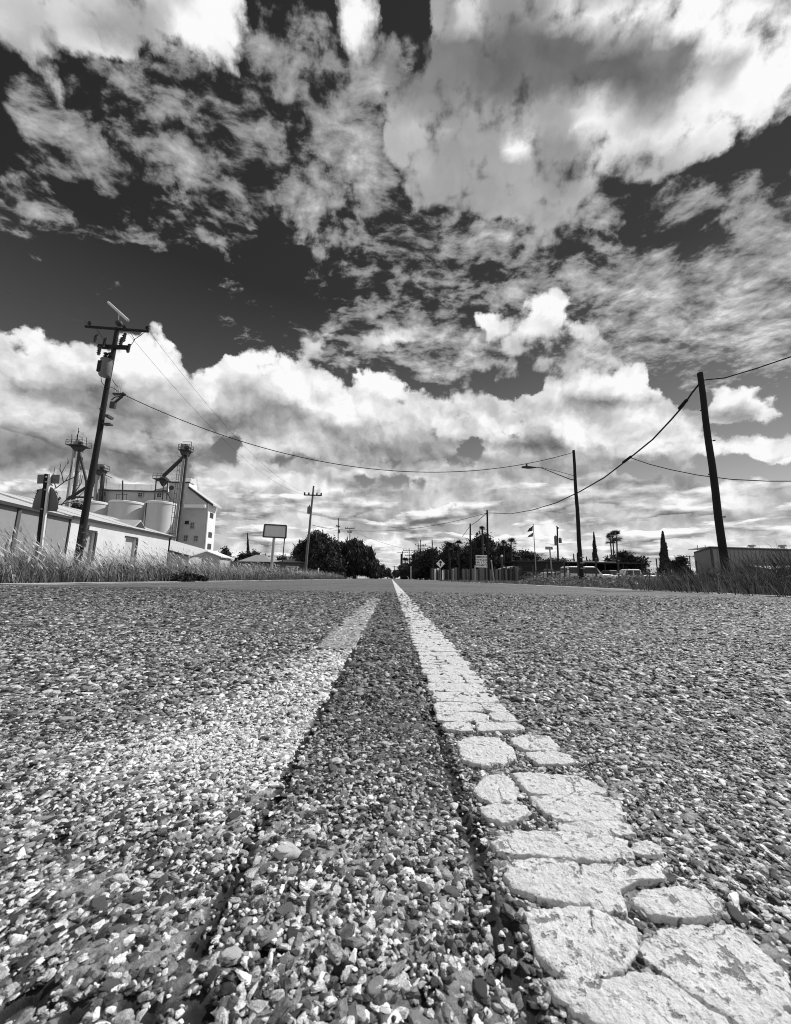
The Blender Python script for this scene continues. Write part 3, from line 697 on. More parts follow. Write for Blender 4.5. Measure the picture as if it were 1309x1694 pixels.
# ---- centre stripe of cracked plates ------------------------------------
stripe = bpy.data.objects.new('centre_line', None); COL.objects.link(stripe); tag(stripe, kind='structure')
def plate(outline, parent, m, top=.0018, rough=.0006, seed=0, npt=96, name='paint_plate'):
    P = [Vector((x, y, 0)) for x, y in outline]
    n = len(P); seg = [(P[(i + 1) % n] - P[i]).length for i in range(n)]; tot = sum(seg)
    pts = []; i = 0; acc = 0
    for k in range(npt):
        d = tot * k / npt
        while acc + seg[i] < d: acc += seg[i]; i += 1
        pts.append(P[i].lerp(P[(i + 1) % n], (d - acc) / seg[i]))
    for _ in range(1): pts = [(pts[k - 1] + pts[k] * 2 + pts[(k + 1) % npt]) / 4 for k in range(npt)]
    c = sum(pts, Vector()) / npt
    size = tot / 6.28
    v = []; rings = [(1.10, -.002), (1.085, top * .3), (1.06, top * .80), (1.02, top * .97), (.88, top), (.7, top), (.54, top), (.38, top), (.22, top), (.09, top)]
    for q, (s_, z) in enumerate(rings):
        for k in range(npt):
            d = pts[k] - c
            wob = 1 + (.060 * mnoise.noise(pts[k] * 80 + Vector((seed, 0, 0))) + .085 * mnoise.noise(pts[k] * 260) + .06 * mnoise.noise(pts[k] * 650)) * (1 if q < 4 else .3)
            p = c + d * s_ * wob
            z2 = z if q == 0 else z + rough * (1.6 * mnoise.noise(p * 60 + Vector((0, seed, 0))) + 1.5 * mnoise.noise(p * 230) + .9 * mnoise.noise(p * 620))
            v.append((p.x, p.y, z2))
    f = []
    for q in range(len(rings) - 1):
        for k in range(npt):
            k2 = (k + 1) % npt; f.append((q * npt + k, q * npt + k2, (q + 1) * npt + k2, (q + 1) * npt + k))
    f.append(tuple((len(rings) - 1) * npt + k for k in range(npt)))
    b = MB().add(v, f); return b.build(name, m, parent, smooth=True)
def crop(pts): return [ground_at(650 + x / 1.986, 1150 + y / 1.986, .0032) for x, y in pts]
near_plates = [
 [(215,150),(270,132),(340,135),(385,165),(400,195),(360,218),(290,222),(235,205)],
 [(388,140),(440,124),(510,130),(540,160),(530,173),(450,174),(405,158)],
 [(440,182),(520,179),(575,190),(590,212),(560,219),(480,217),(450,200)],
 [(270,300),(304,266),(345,256),(390,275),(405,310),(400,338),(330,344),(285,325)],
 [(400,252),(480,250),(600,260),(660,285),(698,308),(650,317),(560,320),(460,316),(430,288)],
 [(462,326),(560,324),(680,322),(735,340),(750,385),(720,398),(630,406),(540,394),(490,365)],
 [(290,360),(340,350),(430,355),(445,375),(420,398),(360,408),(310,392)],
 [(540,418),(620,410),(740,402),(780,420),(780,443),(700,452),(560,436)],
 [(345,465),(400,442),(520,440),(640,445),(755,466),(770,520),(700,530),(560,520),(400,510),(360,500)],
 [(790,475),(840,472),(880,490),(885,515),(820,518),(780,500)],
 [(375,570),(390,532),(480,528),(600,542),(620,600),(612,668),(480,650),(400,620)],
 [(625,548),(700,550),(860,555),(893,590),(800,600),(742,625),(770,690),(700,690),(620,668)],
 [(795,660),(820,628),(930,622),(1040,640),(1078,680),(1060,708),(960,718),(840,703)],
 [(440,705),(520,690),(640,690),(655,780),(650,908),(560,905),(480,840)],
 [(650,690),(740,718),(798,750),(800,830),(745,885),(655,905),(662,790)],
 [(833,800),(873,767),(1000,752),(1110,757),(1180,800),(1250,870),(1298,960),(1268,1010),(1213,1070),(1135,1056),(1000,965),(876,885),(830,850)],
 [(520,930),(600,912),(700,930),(800,905),(865,905),(1000,990),(1108,1075),(1130,1150),(900,1180),(720,1085),(640,1030),(560,990)],
 [(1140,1075),(1215,1085),(1290,1020),(1400,1100),(1480,1260),(1300,1330),(1160,1180)],
 [(760,1115),(900,1195),(1125,1165),(1280,1345),(1000,1380),(830,1250)],
]
for i, pl in enumerate(near_plates): plate(crop(pl), stripe, m_plate, seed=i * 3.1)
random.seed(21)
y = ground_at(800, 1214)[1] + .004
yn = ground_at(800, 1214)[1]
cnt = 0
while y < 8.0:
    d = random.uniform(.022, .048) * (1 + y * .35); y2 = y + d
    g_ = .0022 + .0012 * y
    j = lambda a: random.uniform(-a, a)
    x0, x1 = S_L0 + j(.005) - .002, S_R0 + j(.006) - .006 + .012 * min(1, y - .4)
    cuts = [x0, x1]
    if random.random() < (.6 if y < 1.6 else .2): cuts = [x0, x0 + (x1 - x0) * random.uniform(.3, .7), x1]
    for a, b in zip(cuts, cuts[1:]):
        a2, b2 = a + (.002 if a != x0 else 0), b - (.002 if b != x1 else 0)
        t0, t1 = y + g_ / 2, y2 - g_ / 2
        k = .16 * (t1 - t0); m_ = (b2 - a2)
        ol = [(a2 + .05 * m_ + j(.002), t0 + k * random.random()), (a2 + m_ * .35, t0 + j(g_)), (a2 + m_ * .68, t0 + j(g_)), (b2 - .05 * m_, t0 + k * random.random()),
              (b2 + j(.002), (t0 + t1) / 2), (b2 - .06 * m_, t1 - k * random.random()), (a2 + m_ * .6, t1 + j(g_)), (a2 + m_ * .3, t1 + j(g_)), (a2 + .05 * m_, t1 - k * random.random()), (a2 + j(.002), (t0 + t1) / 2)]
        plate(ol, stripe, m_plate, seed=cnt * 1.7, npt=32 if y > 1 else 44, top=.0018); cnt += 1
    y = y2
yy = 8.0
while yy < 330:
    L_ = 1.1 if yy < 9 else 14 if yy < 60 else 90
    g_ = .012 if yy < 9 else .02
    b = MB(); nseg = 8
    for i in range(nseg):
        pass
    xl = [S_L0 - .004 + .003 * math.sin(yy * 9 + i) for i in range(nseg + 1)]; xr = [S_R0 + .006 + .003 * math.cos(yy * 7 + 2 * i) for i in range(nseg + 1)]
    ys_ = [yy + g_ + (L_ - g_) * i / nseg for i in range(nseg + 1)]
    loop = [(xl[i], ys_[i], .001) for i in range(nseg + 1)] + [(xr[i], ys_[i], .001) for i in reversed(range(nseg + 1))]
    b.prism(loop, (0, 0, .004)); b.build('paint_plate', m_plate, stripe); yy += L_
print('plates', cnt)
# the worn left stripe
worn = bpy.data.objects.new('worn_centre_line', None); COL.objects.link(worn); tag(worn, kind='structure')
y = 1.02; WL = -1.10 * CAM_H; WR = G_R0 - .006
while y < 3.4:
    d = random.uniform(.05, .11) * (1 + .3 * y); y2 = y + d; k = .1 * d
    a, b = WL + random.uniform(-.006, .012), WR + random.uniform(-.003, .002); m_ = b - a
    ol = [(a + .04 * m_, y + .008), (a + .5 * m_, y + .004), (b - .02 * m_, y + .006 + k * random.random()), (b, (y + y2) / 2), (b - .03 * m_, y2 - .004), (a + .5 * m_, y2 - .002), (a + .03 * m_, y2 - .004), (a, (y + y2) / 2)]
    plate(ol, worn, m_oldpaint, seed=y * 11, npt=40, top=.0022, rough=.0009); y = y2

# edge lines and the gravel lips of the road
for x_, nm in ((XR - .22, 'edge_line'), (XL + .25, 'edge_line')):
    b = MB(); wob = lambda q: .02 * math.sin(q * .9 + x_) + .012 * math.sin(q * 2.3)
    qs = [1.5 * i for i in range(0, 130)]
    for q, q2 in zip(qs, qs[1:]): 
        b.add([(x_ - .06 + wob(q), q, .004), (x_ + .06 + wob(q), q, .004), (x_ + .06 + wob(q2), q2, .004), (x_ - .06 + wob(q2), q2, .004)], [(0, 1, 2, 3)])
    tag(b.build(nm, m_linepaint), kind='structure')
for x_, sgn in ((XL, -1), (XR, 1)):
    b = MB(); qs = [-10 + .5 * i for i in range(0, 180)] + [80 + 5 * i for i in range(50)]
    prof = [(.0, .006), (.12, .018), (.35, .012), (.8, -.03), (1.5, -.07)]
    vs, n_ = [], len(prof)
    for q in qs:
        for i, (dx, z) in enumerate(prof):
            w = .10 * mnoise.noise(Vector((q * .9, x_, i * 3.0))); vs.append((x_ + sgn * (dx + (w if i < 4 else 0)), q, z + .012 * mnoise.noise(Vector((q * 2.1, dx * 5, 0)))))
    b.add(vs, [(j * n_ + i, j * n_ + i + 1, (j + 1) * n_ + i + 1, (j + 1) * n_ + i) for j in range(len(qs) - 1) for i in range(n_ - 1)])
    tag(b.build('gravel_shoulder', m_gravel, smooth=True), kind='structure')

# ------------------------------------------------------------------ utility poles and wires
def ground_z(x, y): return -.10
def pole_part(root, h, r0, r1, m, lean=(0, 0), name='pole', n=14):
    b = MB(); k = 9
    pts = [(lean[0] * i / k + .012 * math.sin(i * 1.7), lean[1] * i / k, h * i / k) for i in range(k + 1)]
    b.tube(pts, [r0 + (r1 - r0) * i / k for i in range(k + 1)], n); return b.build(name, m, root, smooth=True)
def insulator(p, root, s=1.0, name='insulator'):
    b = MB(); prof = [(.02, -.02), (.05, 0), (.075, .02), (.05, .05), (.085, .08), (.05, .11), (.07, .15), (.03, .19), (.012, .2)]
    b.lathe([(r * s, z * s) for r, z in prof], p, 10); return b.build(name, m_porcelain, root, smooth=True)

# -- near left pole with transformer
YP = 14.2
pb = at(131, 905, YP); ptop = at(194, 543, YP)
base = Vector((pb.x, YP, -.12)); H = ptop.z + .12; lean = (ptop.x - pb.x, 0)
P1 = thing('utility_pole', base, 'tall dark utility pole with grey transformer can and crossarms, in front of the white shed', 'utility pole', 'utility poles along the road')
pole_part(P1, H, .128, .078, m_wood, lean)
def L1(px, py, dy=0.0):
    p = at(px, py, YP + dy); return p - base
def arm(root, p, q, w, m, name='crossarm'): 
    b = MB(); b.beam(p, q, w, w * 1.25); return b.build(name, m, root, bevel=.01)
arm(P1, L1(141, 540, .2), L1(246, 548, -.2), .075, m_wood)
arm(P1, L1(163, 573, .1), L1(212, 575, -.1), .12, m_wood)
arm(P1, L1(179, 500, 1.0), L1(212, 530, -1.2), .075, mat('bleached_wood', .55, .9, .2, 3, stretch=(8, 8, .6)))
b = MB(); b.tube([L1(196, 514), L1(194, 545)], .04, 8); b.build('pole_top_pin', m_greywood, P1)
b = MB(); b.lathe([(.04, -.12), (.11, -.08), (.14, 0), (.11, .08), (.04, .12)], L1(197, 535), 12); b.build('pole_cap', m_darkmetal, P1, smooth=True)
for q in ((147, 537), (243, 545), (205, 544)): insulator(L1(*q), P1, .9)
def cutout(root, px, py, up=True):
    b = MB(); c = L1(px, py)
    b.tube([c + Vector((0, -.1, -.20)), c + Vector((0, -.1, .16))], [.045, .035], 8)
    for z in (-.12, -.04, .04): b.lathe([(.04, z - .02), (.075, z), (.04, z + .02)], c + Vector((0, -.1, 0)), 10)
    b.tube([c + Vector((.02, -.12, .14)), c + Vector((.14, -.2, .10)), c + Vector((.11, -.2, -.24))], .03, 6)
    return b.build('fuse_cutout', m_porcelain, root, smooth=True)
for q in ((161, 562), (208, 560), (215, 578), (167, 582), (176, 568), (203, 567)): cutout(P1, *q)
tb = MB(); tc_ = L1(175, 608, -.28); tr = .20
tb.lathe([(tr * .9, -.37), (tr, -.34), (tr, .28), (tr * 1.06, .29), (tr * 1.06, .33), (tr * .8, .36)], tc_, 20)
tf = tb.build('transformer', mat('transformer_grey', .15, .5, .2, 3, bump=.1), P1, smooth=True)
for k in range(5):
    b = MB(); b.box(tc_ + Vector((-.05 - .03 * k, -tr + .03, -.04)), (.010, .09, .46)); b.build('cooling_fin', m_darkmetal, tf)
for dx in (-.08, .09):
    b = MB(); c = tc_ + Vector((dx, 0, .34)); b.lathe([(.05, 0), (.03, .06), (.09, .09), (.03, .12), (.08, .15), (.03, .18), (.06, .21), (.09, .26), (.02, .32)], c, 10); b.build('bushing', m_porcelain, tf, smooth=True)
b = MB()
b.tube([L1(184, 673), L1(192, 664), L1(203, 655)], .045, 8); b.tube([L1(184, 662), L1(190, 657), L1(203, 655)], .02, 6)
b.box(L1(195, 652), (.34, .12, .07)); b.box(L1(187, 670), (.2, .1, .26)); b.lathe([(.05, -.06), (.1, 0), (.05, .06)], L1(204, 652), 10)
br = b.build('service_bracket', m_darkmetal, P1)
b = MB()
for dx in (-6, -3, 1, 4): b.tube([L1(196 + dx, 650), L1(196 + dx, 644), L1(197 + dx, 638)], .012, 5)
b.build('connector_clips', m_metal, br)
def jumper(pts, r=.012):
    b = MB(); b.tube(pts, r, 5); return b.build('jumper_wire', m_cable, P1)
jumper([L1(167, 622), L1(168, 632), L1(172, 637), L1(181, 638)]); jumper([L1(186, 628), L1(191, 636), L1(195, 640)]); jumper([L1(203, 568), L1(207, 553), L1(217, 552), L1(223, 562), L1(216, 572)])
jumper([L1(160, 545), L1(168, 556), L1(174, 566)]); jumper([L1(182, 640), L1(190, 643), L1(196, 648)]); jumper([L1(220, 563), L1(232, 555), L1(240, 549)])
for q_, d_ in ((L1(181, 690), (.12, .3, .1)), (L1(178, 702), (.3, .2, .06)), (L1(170, 678), (.12, .2, .07))):
    b = MB(); b.box(q_, d_); b.build('step_bracket', m_darkmetal, P1)
# metal guard sleeve at the foot
b = MB(); b.tube([L1(134, 905), L1(141, 868)], [.145, .140], 14); b.build('guard_sleeve', mat('tarred_sleeve', .05, .8, .8, 9, speck=(.6, .3, 12)), P1, smooth=True)

def wire(name, pts, r, label, group=None, m=None, fittings=()):
    """a hanging cable is a thing of its own"""
    pts = [Vector(p) for p in pts]; o0 = pts[0]
    b = MB(); b.tube([p - o0 for p in pts], r, 6)
    o = b.build(name, m or m_cable, smooth=True); o.location = o0
    tag(o, label, 'cable', group)
    for (p, q, w) in fittings:
        b = MB(); p, q = Vector(p) - o0, Vector(q) - o0; d = q - p
        b.tube([p, p + d * .1, p + d * .5, p + d * .9, q], [w * .4, w, w, w, w * .4], 8)
        b.build('splice_sleeve', m_black, o, smooth=True)
    return o

# small pole further along (transformer, lighter foot)
def small_pole(px_b, px_t, y_t, Y, label, armw, arms, m=m_wood, trans=None, r=.14, extra_dz=.0, group='utility poles along the road', y_b=None):
    t = at(px_t, y_t, Y); bx = at(px_b, y_b or 955, Y)
    bs = Vector((bx.x, Y, -.12)); P = thing('utility_pole', bs, label, 'utility pole', group)
    pole_part(P, t.z + .12, r, r * .65, m, (t.x - bx.x, 0), n=10)
    for (dz, w, rz) in arms:
        c = Vector((t.x - bx.x, 0, t.z + .12 - dz)) ; d = Vector((math.cos(rz), math.sin(rz), 0)) * w / 2
        b = MB(); b.beam(c - d - Vector((0, r, 0)), c + d - Vector((0, r, 0)), .10, .13); b.build('crossarm', m_wood, P)
        for s_ in (-.92, -.45, .45, .92): insulator(c + d * s_ + Vector((0, -r, .06)), P, 1.4)
    if trans:
        for (dz, side) in trans:
            c = Vector((t.x - bx.x + side * .36, 0, t.z + .12 - dz)); b = MB()
            b.lathe([(.22, -.42), (.24, -.38), (.24, .34), (.18, .40)], c, 12)
            tr_ = b.build('transformer', mat('transformer_grey', .15), P, smooth=True)
            b = MB(); b.lathe([(.03, 0), (.07, .06), (.03, .12), (.06, .18), (.02, .24)], c + Vector((0, 0, .4)), 8); b.build('bushing', m_porcelain, tr_, smooth=True)
    return P, t
YS = 44
Psm, tsm = small_pole(504, 519, 804, YS, 'slim pole with one crossarm and a transformer, pale at its foot, beside the blank billboard', 2.2, [(1.15, 2.1, .05)], m=m_greywood, trans=[(2.9, -1)], r=.16)
small_pole(559, 560, 857, 95, 'thin pole rising behind the crown of the big round tree', 1, [(2.2, 1.4, 1.1)], trans=[(3.4, 1)], r=.15)
small_pole(579, 579, 873, 95, 'pole with a wide T shaped crossarm rising behind the big round tree', 1, [(.25, 2.4, 0.0), (1.2, 1.1, 0.0)], r=.14)

# ------------------------------------------------------------------ right side poles
YR = 10.2
def straight_pole(pxb, pyb, pxt, pyt, Y, r0, r1, label, m=m_wood, name='utility_pole', cat='utility pole', group='utility poles along the road'):
    p, t = at(pxb, pyb, Y), at(pxt, pyt, Y)
    bs = Vector((p.x, Y, -.12)); P = thing(name, bs, label, cat, group); pole_part(P, t.z + .12, r0, r1, m, (t.x - p.x, 0)); return P, bs, t
PR, prb, prt = straight_pole(1203, 962, 1158, 617, YR, .10, .072, 'thick dark leaning pole standing in the weeds in front of the warehouse')
for k, hh in enumerate((1.2, 2.1, 3.3, 4.3, 5.2)):
    b = MB(); fx = (prt.x - prb.x) * hh / (prt.z + .12); b.beam((fx + (.1 if k % 2 else -.1), -.02, hh), (fx + (.16 if k % 2 else -.16), -.04, hh), .03); b.build('pole_bolt', m_darkmetal, PR)
YM = 17.8
PM, pmb, pmt = straight_pole(963, 968, 949, 745, YM, .11, .062, 'dark pole carrying the street light arm, in front of the parked pickups', name='street_lamp', cat='street light', group=None)
def LM(px, py): return at(px, py, YM) - pmb
b = MB(); b.tube([LM(950, 794), LM(944, 793), LM(921, 784), LM(896, 774), LM(886, 773)], [.024, .024, .02, .018, .018], 8); b.tube([LM(950, 787), LM(925, 780), LM(896, 773)], .012, 6)
b.build('lamp_arm', m_darkmetal, PM, smooth=True)
b = MB(); c = LM(875, 773); b.lathe([(.02, -.36), (.05, -.3), (.075, -.05), (.065, .12), (.035, .30), (.03, .36)], c, 10, axis='X')
lh = b.build('lamp_head', m_darkmetal, PM, smooth=True)
b = MB(); b.lathe([(.05, -.06), (.05, .04), (.02, .07)], c + Vector((-.1, 0, .1)), 8); b.build('photocell', m_darkmetal, lh)
for zz in (.9, 1.15, 1.4):
    b = MB(); b.box(((pmt.x - pmb.x) * zz / 6.5 , -.17, zz), (.2, .02, .05)); b.build('pole_tag', m_metal, PM)
YF = 35
PF, pfb, pft = straight_pole(809, 966, 806, 844, YF, .11, .075, 'dark pole beside the white rectangular truck sign', group='utility poles along the road')
small_pole(779, 778, 866, 47, 'short dark pole rising out of the trees left of the truck sign', 1, [], r=.14)
small_pole(717, 715, 893, 66, 'thin bare pole at the left edge of the dark tree row', 1, [], r=.13)
small_pole(924, 922, 871, 62, 'thin pole with transformers rising behind the parked cars', 1, [(.3, .9, .9)], trans=[(2.0, -1), (2.7, -1), (2.3, 1)], r=.17)
small_pole(697, 696, 893, 105, 'pole with crossarms over the dark tree row, left of the bare pole', 1, [(1.5, 3.0, 0), (2.6, 1.6, 0)], r=.17)
small_pole(692, 692, 899, 110, 'bare stub pole just left of the crossarm pole over the tree row', 1, [], r=.2)
small_pole(678, 677, 907, 125, 'pole with two crossarms beyond the shaggy palm', 1, [(.8, 4.0, 0), (2.4, 2.6, 0)], r=.2)
small_pole(665, 666, 912, 150, 'far pole with a crossarm left of the shaggy palm', 1, [(.5, 4.4, 0)], r=.25)
small_pole(664, 664, 916, 140, 'tapering bare pole far down the road beside the palm', 1, [], r=.42)
small_pole(653, 653, 936, 230, 'farthest small pole over the vanishing point of the road', 1, [(.5, 3.4, 0)], r=.28)
small_pole(1143, 1141, 919, 90, 'thin T topped pole between the cypress and the warehouse', 1, [(.3, 3.4, .0)], r=.14)

att = at(205, 653, YP)
wire('span_wire', cable_pts(att, pmt - Vector((0, 0, .1)), 1.95, 40), .016, 'long sagging cable crossing the road from the transformer pole to the street light pole')
# heavy messenger from the right pole through two splices to the far pole
A = prt - Vector((0, 0, .28)); Bp = at(1043, 757, 13.6); Cp = pft - Vector((0, 0, .25))
s1 = at(1131, 671, 10.9)
seg1 = [A, at(1145, 650, 10.55), s1, at(1110, 695, 11.5), at(1080, 727, 12.4), Bp]
seg2 = [Bp, at(1000, 790, 15.3), at(960, 813, 17.6), at(920, 832, 21), at(880, 844, 25.5), at(845, 850, 30), Cp]
wire('messenger_cable', seg1 + seg2[1:], .026, 'thick dark cable with two black splice sleeves running down from the leaning right pole',
     fittings=[(at(1138, 660, 10.7), at(1123, 677, 11.05), .05), (at(1046, 754, 13.5), at(1030, 766, 13.95), .05)])
wire('branch_wire', [Bp, at(1075, 768, 13.0), at(1110, 777, 12.4), at(1155, 786, 11.9), at(1210, 793, 11.4), at(1270, 796, 11.0), at(1340, 796, 10.6), at(1450, 790, 10)], .015, 'thin cable branching right from the lower splice, passing behind the leaning pole')
wire('guy_cable', [A + Vector((.1, 0, .06)), at(1200, 625, 9.9), at(1250, 610, 9.3), at(1309, 590, 8.7), at(1400, 555, 7.9)], .016, 'cable leaving the leaning pole for the upper right')
wire('phone_wire', cable_pts(Cp, Vector((tsm.x + .1, YS, at(517, 869, YS).z)), 1.15, 30), .02, 'cable from the truck sign pole across the road to the slim pole by the billboard')
wire('drop_wire', [Cp, at(790, 862, 40), at(778, 870, 47), at(765, 888, 52)], .03, 'short cable dropping from the pole by the truck sign to the pole in the trees')
gw = 'thin power lines on the left pole row'
for i, ((ax, ay), (bx, by), lab) in enumerate((((243, 543), (524, 819), 'faint upper power line from the right end of the crossarm to the slim pole'), ((205, 543), (512, 819), 'faint lower power line from the crossarm middle to the slim pole'))):
    wire('power_line', cable_pts(at(ax, ay, YP), at(bx, by, YS), 1.6, 24), .006, lab, gw)
wire('power_line', cable_pts(at(147, 534, YP), at(-60, 440, 6), .2, 10), .008, 'thin power line leaving the crossarm left end for the top left', gw)
wire('far_wire', cable_pts(at(519, 869, YS), at(581, 879, 95), .3, 10), .02, 'short wire between the slim pole and the T topped pole')
wire('far_wire', cable_pts(at(581, 878, 95), at(677, 909, 125), .5, 14) , .03, 'distant wire from the T topped pole across the road opening')

# ------------------------------------------------------------------ road sign seen from behind
YSg = 14.0
sb = at(56, 962, YSg); st_ = at(88, 786, YSg); sbase = Vector((sb.x, YSg, -.13))
SG = thing('road_sign', sbase, 'route marker sign seen from behind, dark grey spade shaped plate under a small rectangular plate', 'road sign')
def LS(px, py, dy=0): return at(px, py, YSg + dy) - sbase
m_signback = mat('sign_back_aluminium', .14, .5, .15, 1.5, metal=.2)
b = MB(); b.beam(LS(54, 973), LS(76.5, 784), .085, .07, upv=(0, 1, 0)); b.build('post', m_wood, SG)
b = MB(); b.beam(LS(57.5, 973) + Vector((.03, .03, 0)), LS(81, 784) + Vector((.01, .03, 0)), .08, .06, upv=(0, 1, 0)); b.build('post_lit_side', m_white, SG)  # white bar added as the sunlit right side of the post
b = MB(); pl = [(62, 785), (99, 785), (97.5, 800), (61, 800)]
b.prism([LS(x, y, .08) for x, y in pl], (0, .012, 0)); b.build('upper_plate', m_signback, SG, bevel=.004)
pl = [(53, 840), (55, 830), (59, 820), (65, 811), (72, 806), (80, 804), (87, 807), (92, 814), (95, 823), (96, 832), (96, 840), (94, 845), (88, 846), (75, 845), (62, 844), (55, 842)]
b = MB(); b.prism([LS(x, y, .08) for x, y in pl], (0, .012, 0)); b.build('spade_plate', m_signback, SG)
for (x, y) in ((76, 789), (76, 797), (75, 810), (69, 842)):
    b = MB(); b.lathe([(.03, -.02), (.03, .02), (.02, .03)], LS(x, y, -.07), 8, axis='Y'); b.build('bolt', m_metal, SG)

# ------------------------------------------------------------------ long white shed beside the road
XW = -17.3
def W(px, py): return on_plane_x(px, py, XW)
e0 = W(-2, 829.5); e1 = W(283, 888)
ze = (e0.z + e1.z) / 2; y_end = e1.y; y_mid = W(115, 862).y
print('shed eave', e0, e1, y_mid)
SHo = Vector((XW, 8.0, -.12))
SH = thing('shed', SHo, 'long low white shed with a sloping roof and a grey stained front half', 'shed')
m_shedw = mat('whitewashed_wall', .70, .85, .20, .7, bump=.2, bscale=9)
m_shedg = mat('grey_painted_wall', .27, .8, .14, .5, bump=.15, bscale=8, speck=(.66, .12, 1.3))
m_roofs = mat('shed_roof_sheet', .50, .6, .14, .8)
ze0 = W(115, 862).z; zt = .12
D_ = 9.0
def ZE(y): return e0.z + (e1.z - e0.z) * (y - e0.y) / (e1.y - e0.y)
yA = 8.0
# the grey half turns slightly towards the road
gd_ = Vector((.36, -.93, 0)); zc = ZE(y_mid) + zt; cnr = Vector((0, y_mid - 8, 0)); gl = at(0, 830, 14.3); glz = gl.z + .12; tl = 6.6
def GW(t, z): return cnr + gd_ * t + Vector((0, 0, z))
def gz_(t): return zc + (glz - zc) * t / tl
npn = 5
for i in range(npn):
    t0_, t1_ = 12.0 * i / npn + .02, 12.0 * (i + 1) / npn
    b = MB(); b.prism([GW(t0_, 0), GW(t1_, 0), GW(t1_, gz_(t1_)), GW(t0_, gz_(t0_))], (-.2, -.08, 0)); b.build('grey_wall_panel', m_shedg, SH)
# white half with two door openings
d1a, d1b = W(134, 900).y, W(155, 900).y; d2a, d2b = W(207, 900).y, W(225, 900).y
dz1 = W(150, 880).z + zt; dz2 = W(215, 890).z + zt
b = MB()
def wallseg(b, ya, yb, za0, za1=None, full=True, zlow=0.0):
    zt0, zt1 = ZE(ya) + zt, ZE(yb) + zt
    vs = [(0, ya - 8, zlow), (0, yb - 8, zlow), (0, yb - 8, zt1), (0, ya - 8, zt0)]
    b.add(vs + [(-.25, q[1], q[2]) for q in vs], [(0, 1, 2, 3), (7, 6, 5, 4), (0, 3, 7, 4), (1, 5, 6, 2), (3, 2, 6, 7), (0, 4, 5, 1)])
wallseg(b, y_mid + .06, d1a, 0); wallseg(b, d1a, d1b, 0, zlow=dz1); wallseg(b, d1b, d2a, 0); wallseg(b, d2a, d2b, 0, zlow=dz2); wallseg(b, d2b, y_end, 0)
b.build('white_wall', m_shedw, SH)
for (a, c, z, nm, m2) in ((d1a, d1b, dz1, 'door', mat('dim_door', .36, .8, .2)), (d2a, d2b, dz2, 'roller_door', mat('pale_door', .55, .8, .1))):
    b = MB(); b.box((-.2, (a + c) / 2 - 8, z / 2), (.06, c - a - .02, z - .02)); dd = b.build(nm, m2, SH)
    b = MB(); b.box((.012, (a + c) / 2 - 8, z + .05), (.06, c - a + .2, .10)); b.box((.012, c - 8 + .07, z / 2), (.06, .14, z)); b.build('door_frame', m_darkmetal, dd)
b = MB(); b.box((.02, y_mid - 8 + .02, ZE(y_mid) / 2), (.08, .09, ZE(y_mid) + .1)); b.build('downpipe', m_darkmetal, SH)
yp = W(28, 850).y
b = MB(); pg_ = GW(5.0, 0); b.box((pg_.x + .05, pg_.y, gz_(5) / 2 - .05), (.10, .11, gz_(5) - .1), rz=-.37); b.build('pilaster', mat('dark_pilaster', .15, .9, .3, 1.5), SH)  # pilaster in a darker tone than the wall
# roof: sheets rising away from the road
rz0 = W(150, 845)  # not on plane; ridge derived below
xr_ = -5.0; zr = 1.45; yA = y_mid
nsh = 6; ysh = [yA - 8 + (y_end + .5 - yA) * i / nsh for i in range(nsh + 1)]
for i in range(nsh):
    a, c = ysh[i] + .02, ysh[i + 1] - .0
    za, zc = ZE(a + 8) + zt, ZE(c + 8) + zt; dz_ = .02 * (i % 2)
    q = [(.12, a, za - .02 + dz_), (.12, c, zc - .02 + dz_), (xr_, c, zc + zr + dz_), (xr_, a, za + zr + dz_)]
    b = MB(); b.prism(q, (0, 0, .05)); b.build('roof_sheet', m_roofs, SH)
b = MB(); b.beam((.16, ysh[0], ZE(yA) + zt - .03), (.16, ysh[-1], ZE(y_end) + zt - .03), .08, .13); b.build('gutter', m_darkmetal, SH)
b = MB(); b.beam(GW(0, gz_(0) - .03) + Vector((.12, .04, 0)), GW(12, gz_(12) - .03) + Vector((.12, .04, 0)), .08, .13); b.build('gutter', m_darkmetal, SH)
inw = Vector((-.93, -.36, 0))
for i in range(5):
    t0_, t1_ = 12.0 * i / 5, 12.0 * (i + 1) / 5 - .03
    k0, k1 = max(.12, 1 - t0_ / 8), max(.12, 1 - t1_ / 8)
    b = MB(); b.prism([GW(t0_, gz_(t0_)) - inw * .12, GW(t1_, gz_(t1_)) - inw * .12, GW(t1_, gz_(t1_) + 1.45 * k1) + inw * 5, GW(t0_, gz_(t0_) + 1.45 * k0) + (Vector((-5, 0, 0)) if i == 0 else inw * 5)], (0, 0, .05)); b.build('roof_sheet', m_roofs, SH)
b = MB(); za = ZE(y_end) + zt; b.prism([(0, y_end - 8.01, 0), (xr_, y_end - 8.01, 0), (xr_, y_end - 8.01, za + zr - .03), (0, y_end - 8.01, za - .03)], (0, -.2, 0)); b.build('end_wall', m_shedw, SH)
for yv in (W(258, 880).y - 8,):
    p = [(-1.2, yv - .8, ZE(yv + 8) + zt + .28), (-1.2, yv + .8, ZE(yv + 8) + zt + .28), (-1.2, yv, ZE(yv + 8) + zt + 1.0)]
    b = MB(); b.prism(p, (-3.0, 0, 0)); gd = b.build('roof_dormer', m_roofs, SH)
    b = MB(); b.prism([(-1.18, yv - .66, p[0][2] + .03), (-1.18, yv + .66, p[0][2] + .03), (-1.18, yv, p[0][2] + .60)], (.02, 0, 0)); b.build('dormer_vent', m_darkmetal, gd)
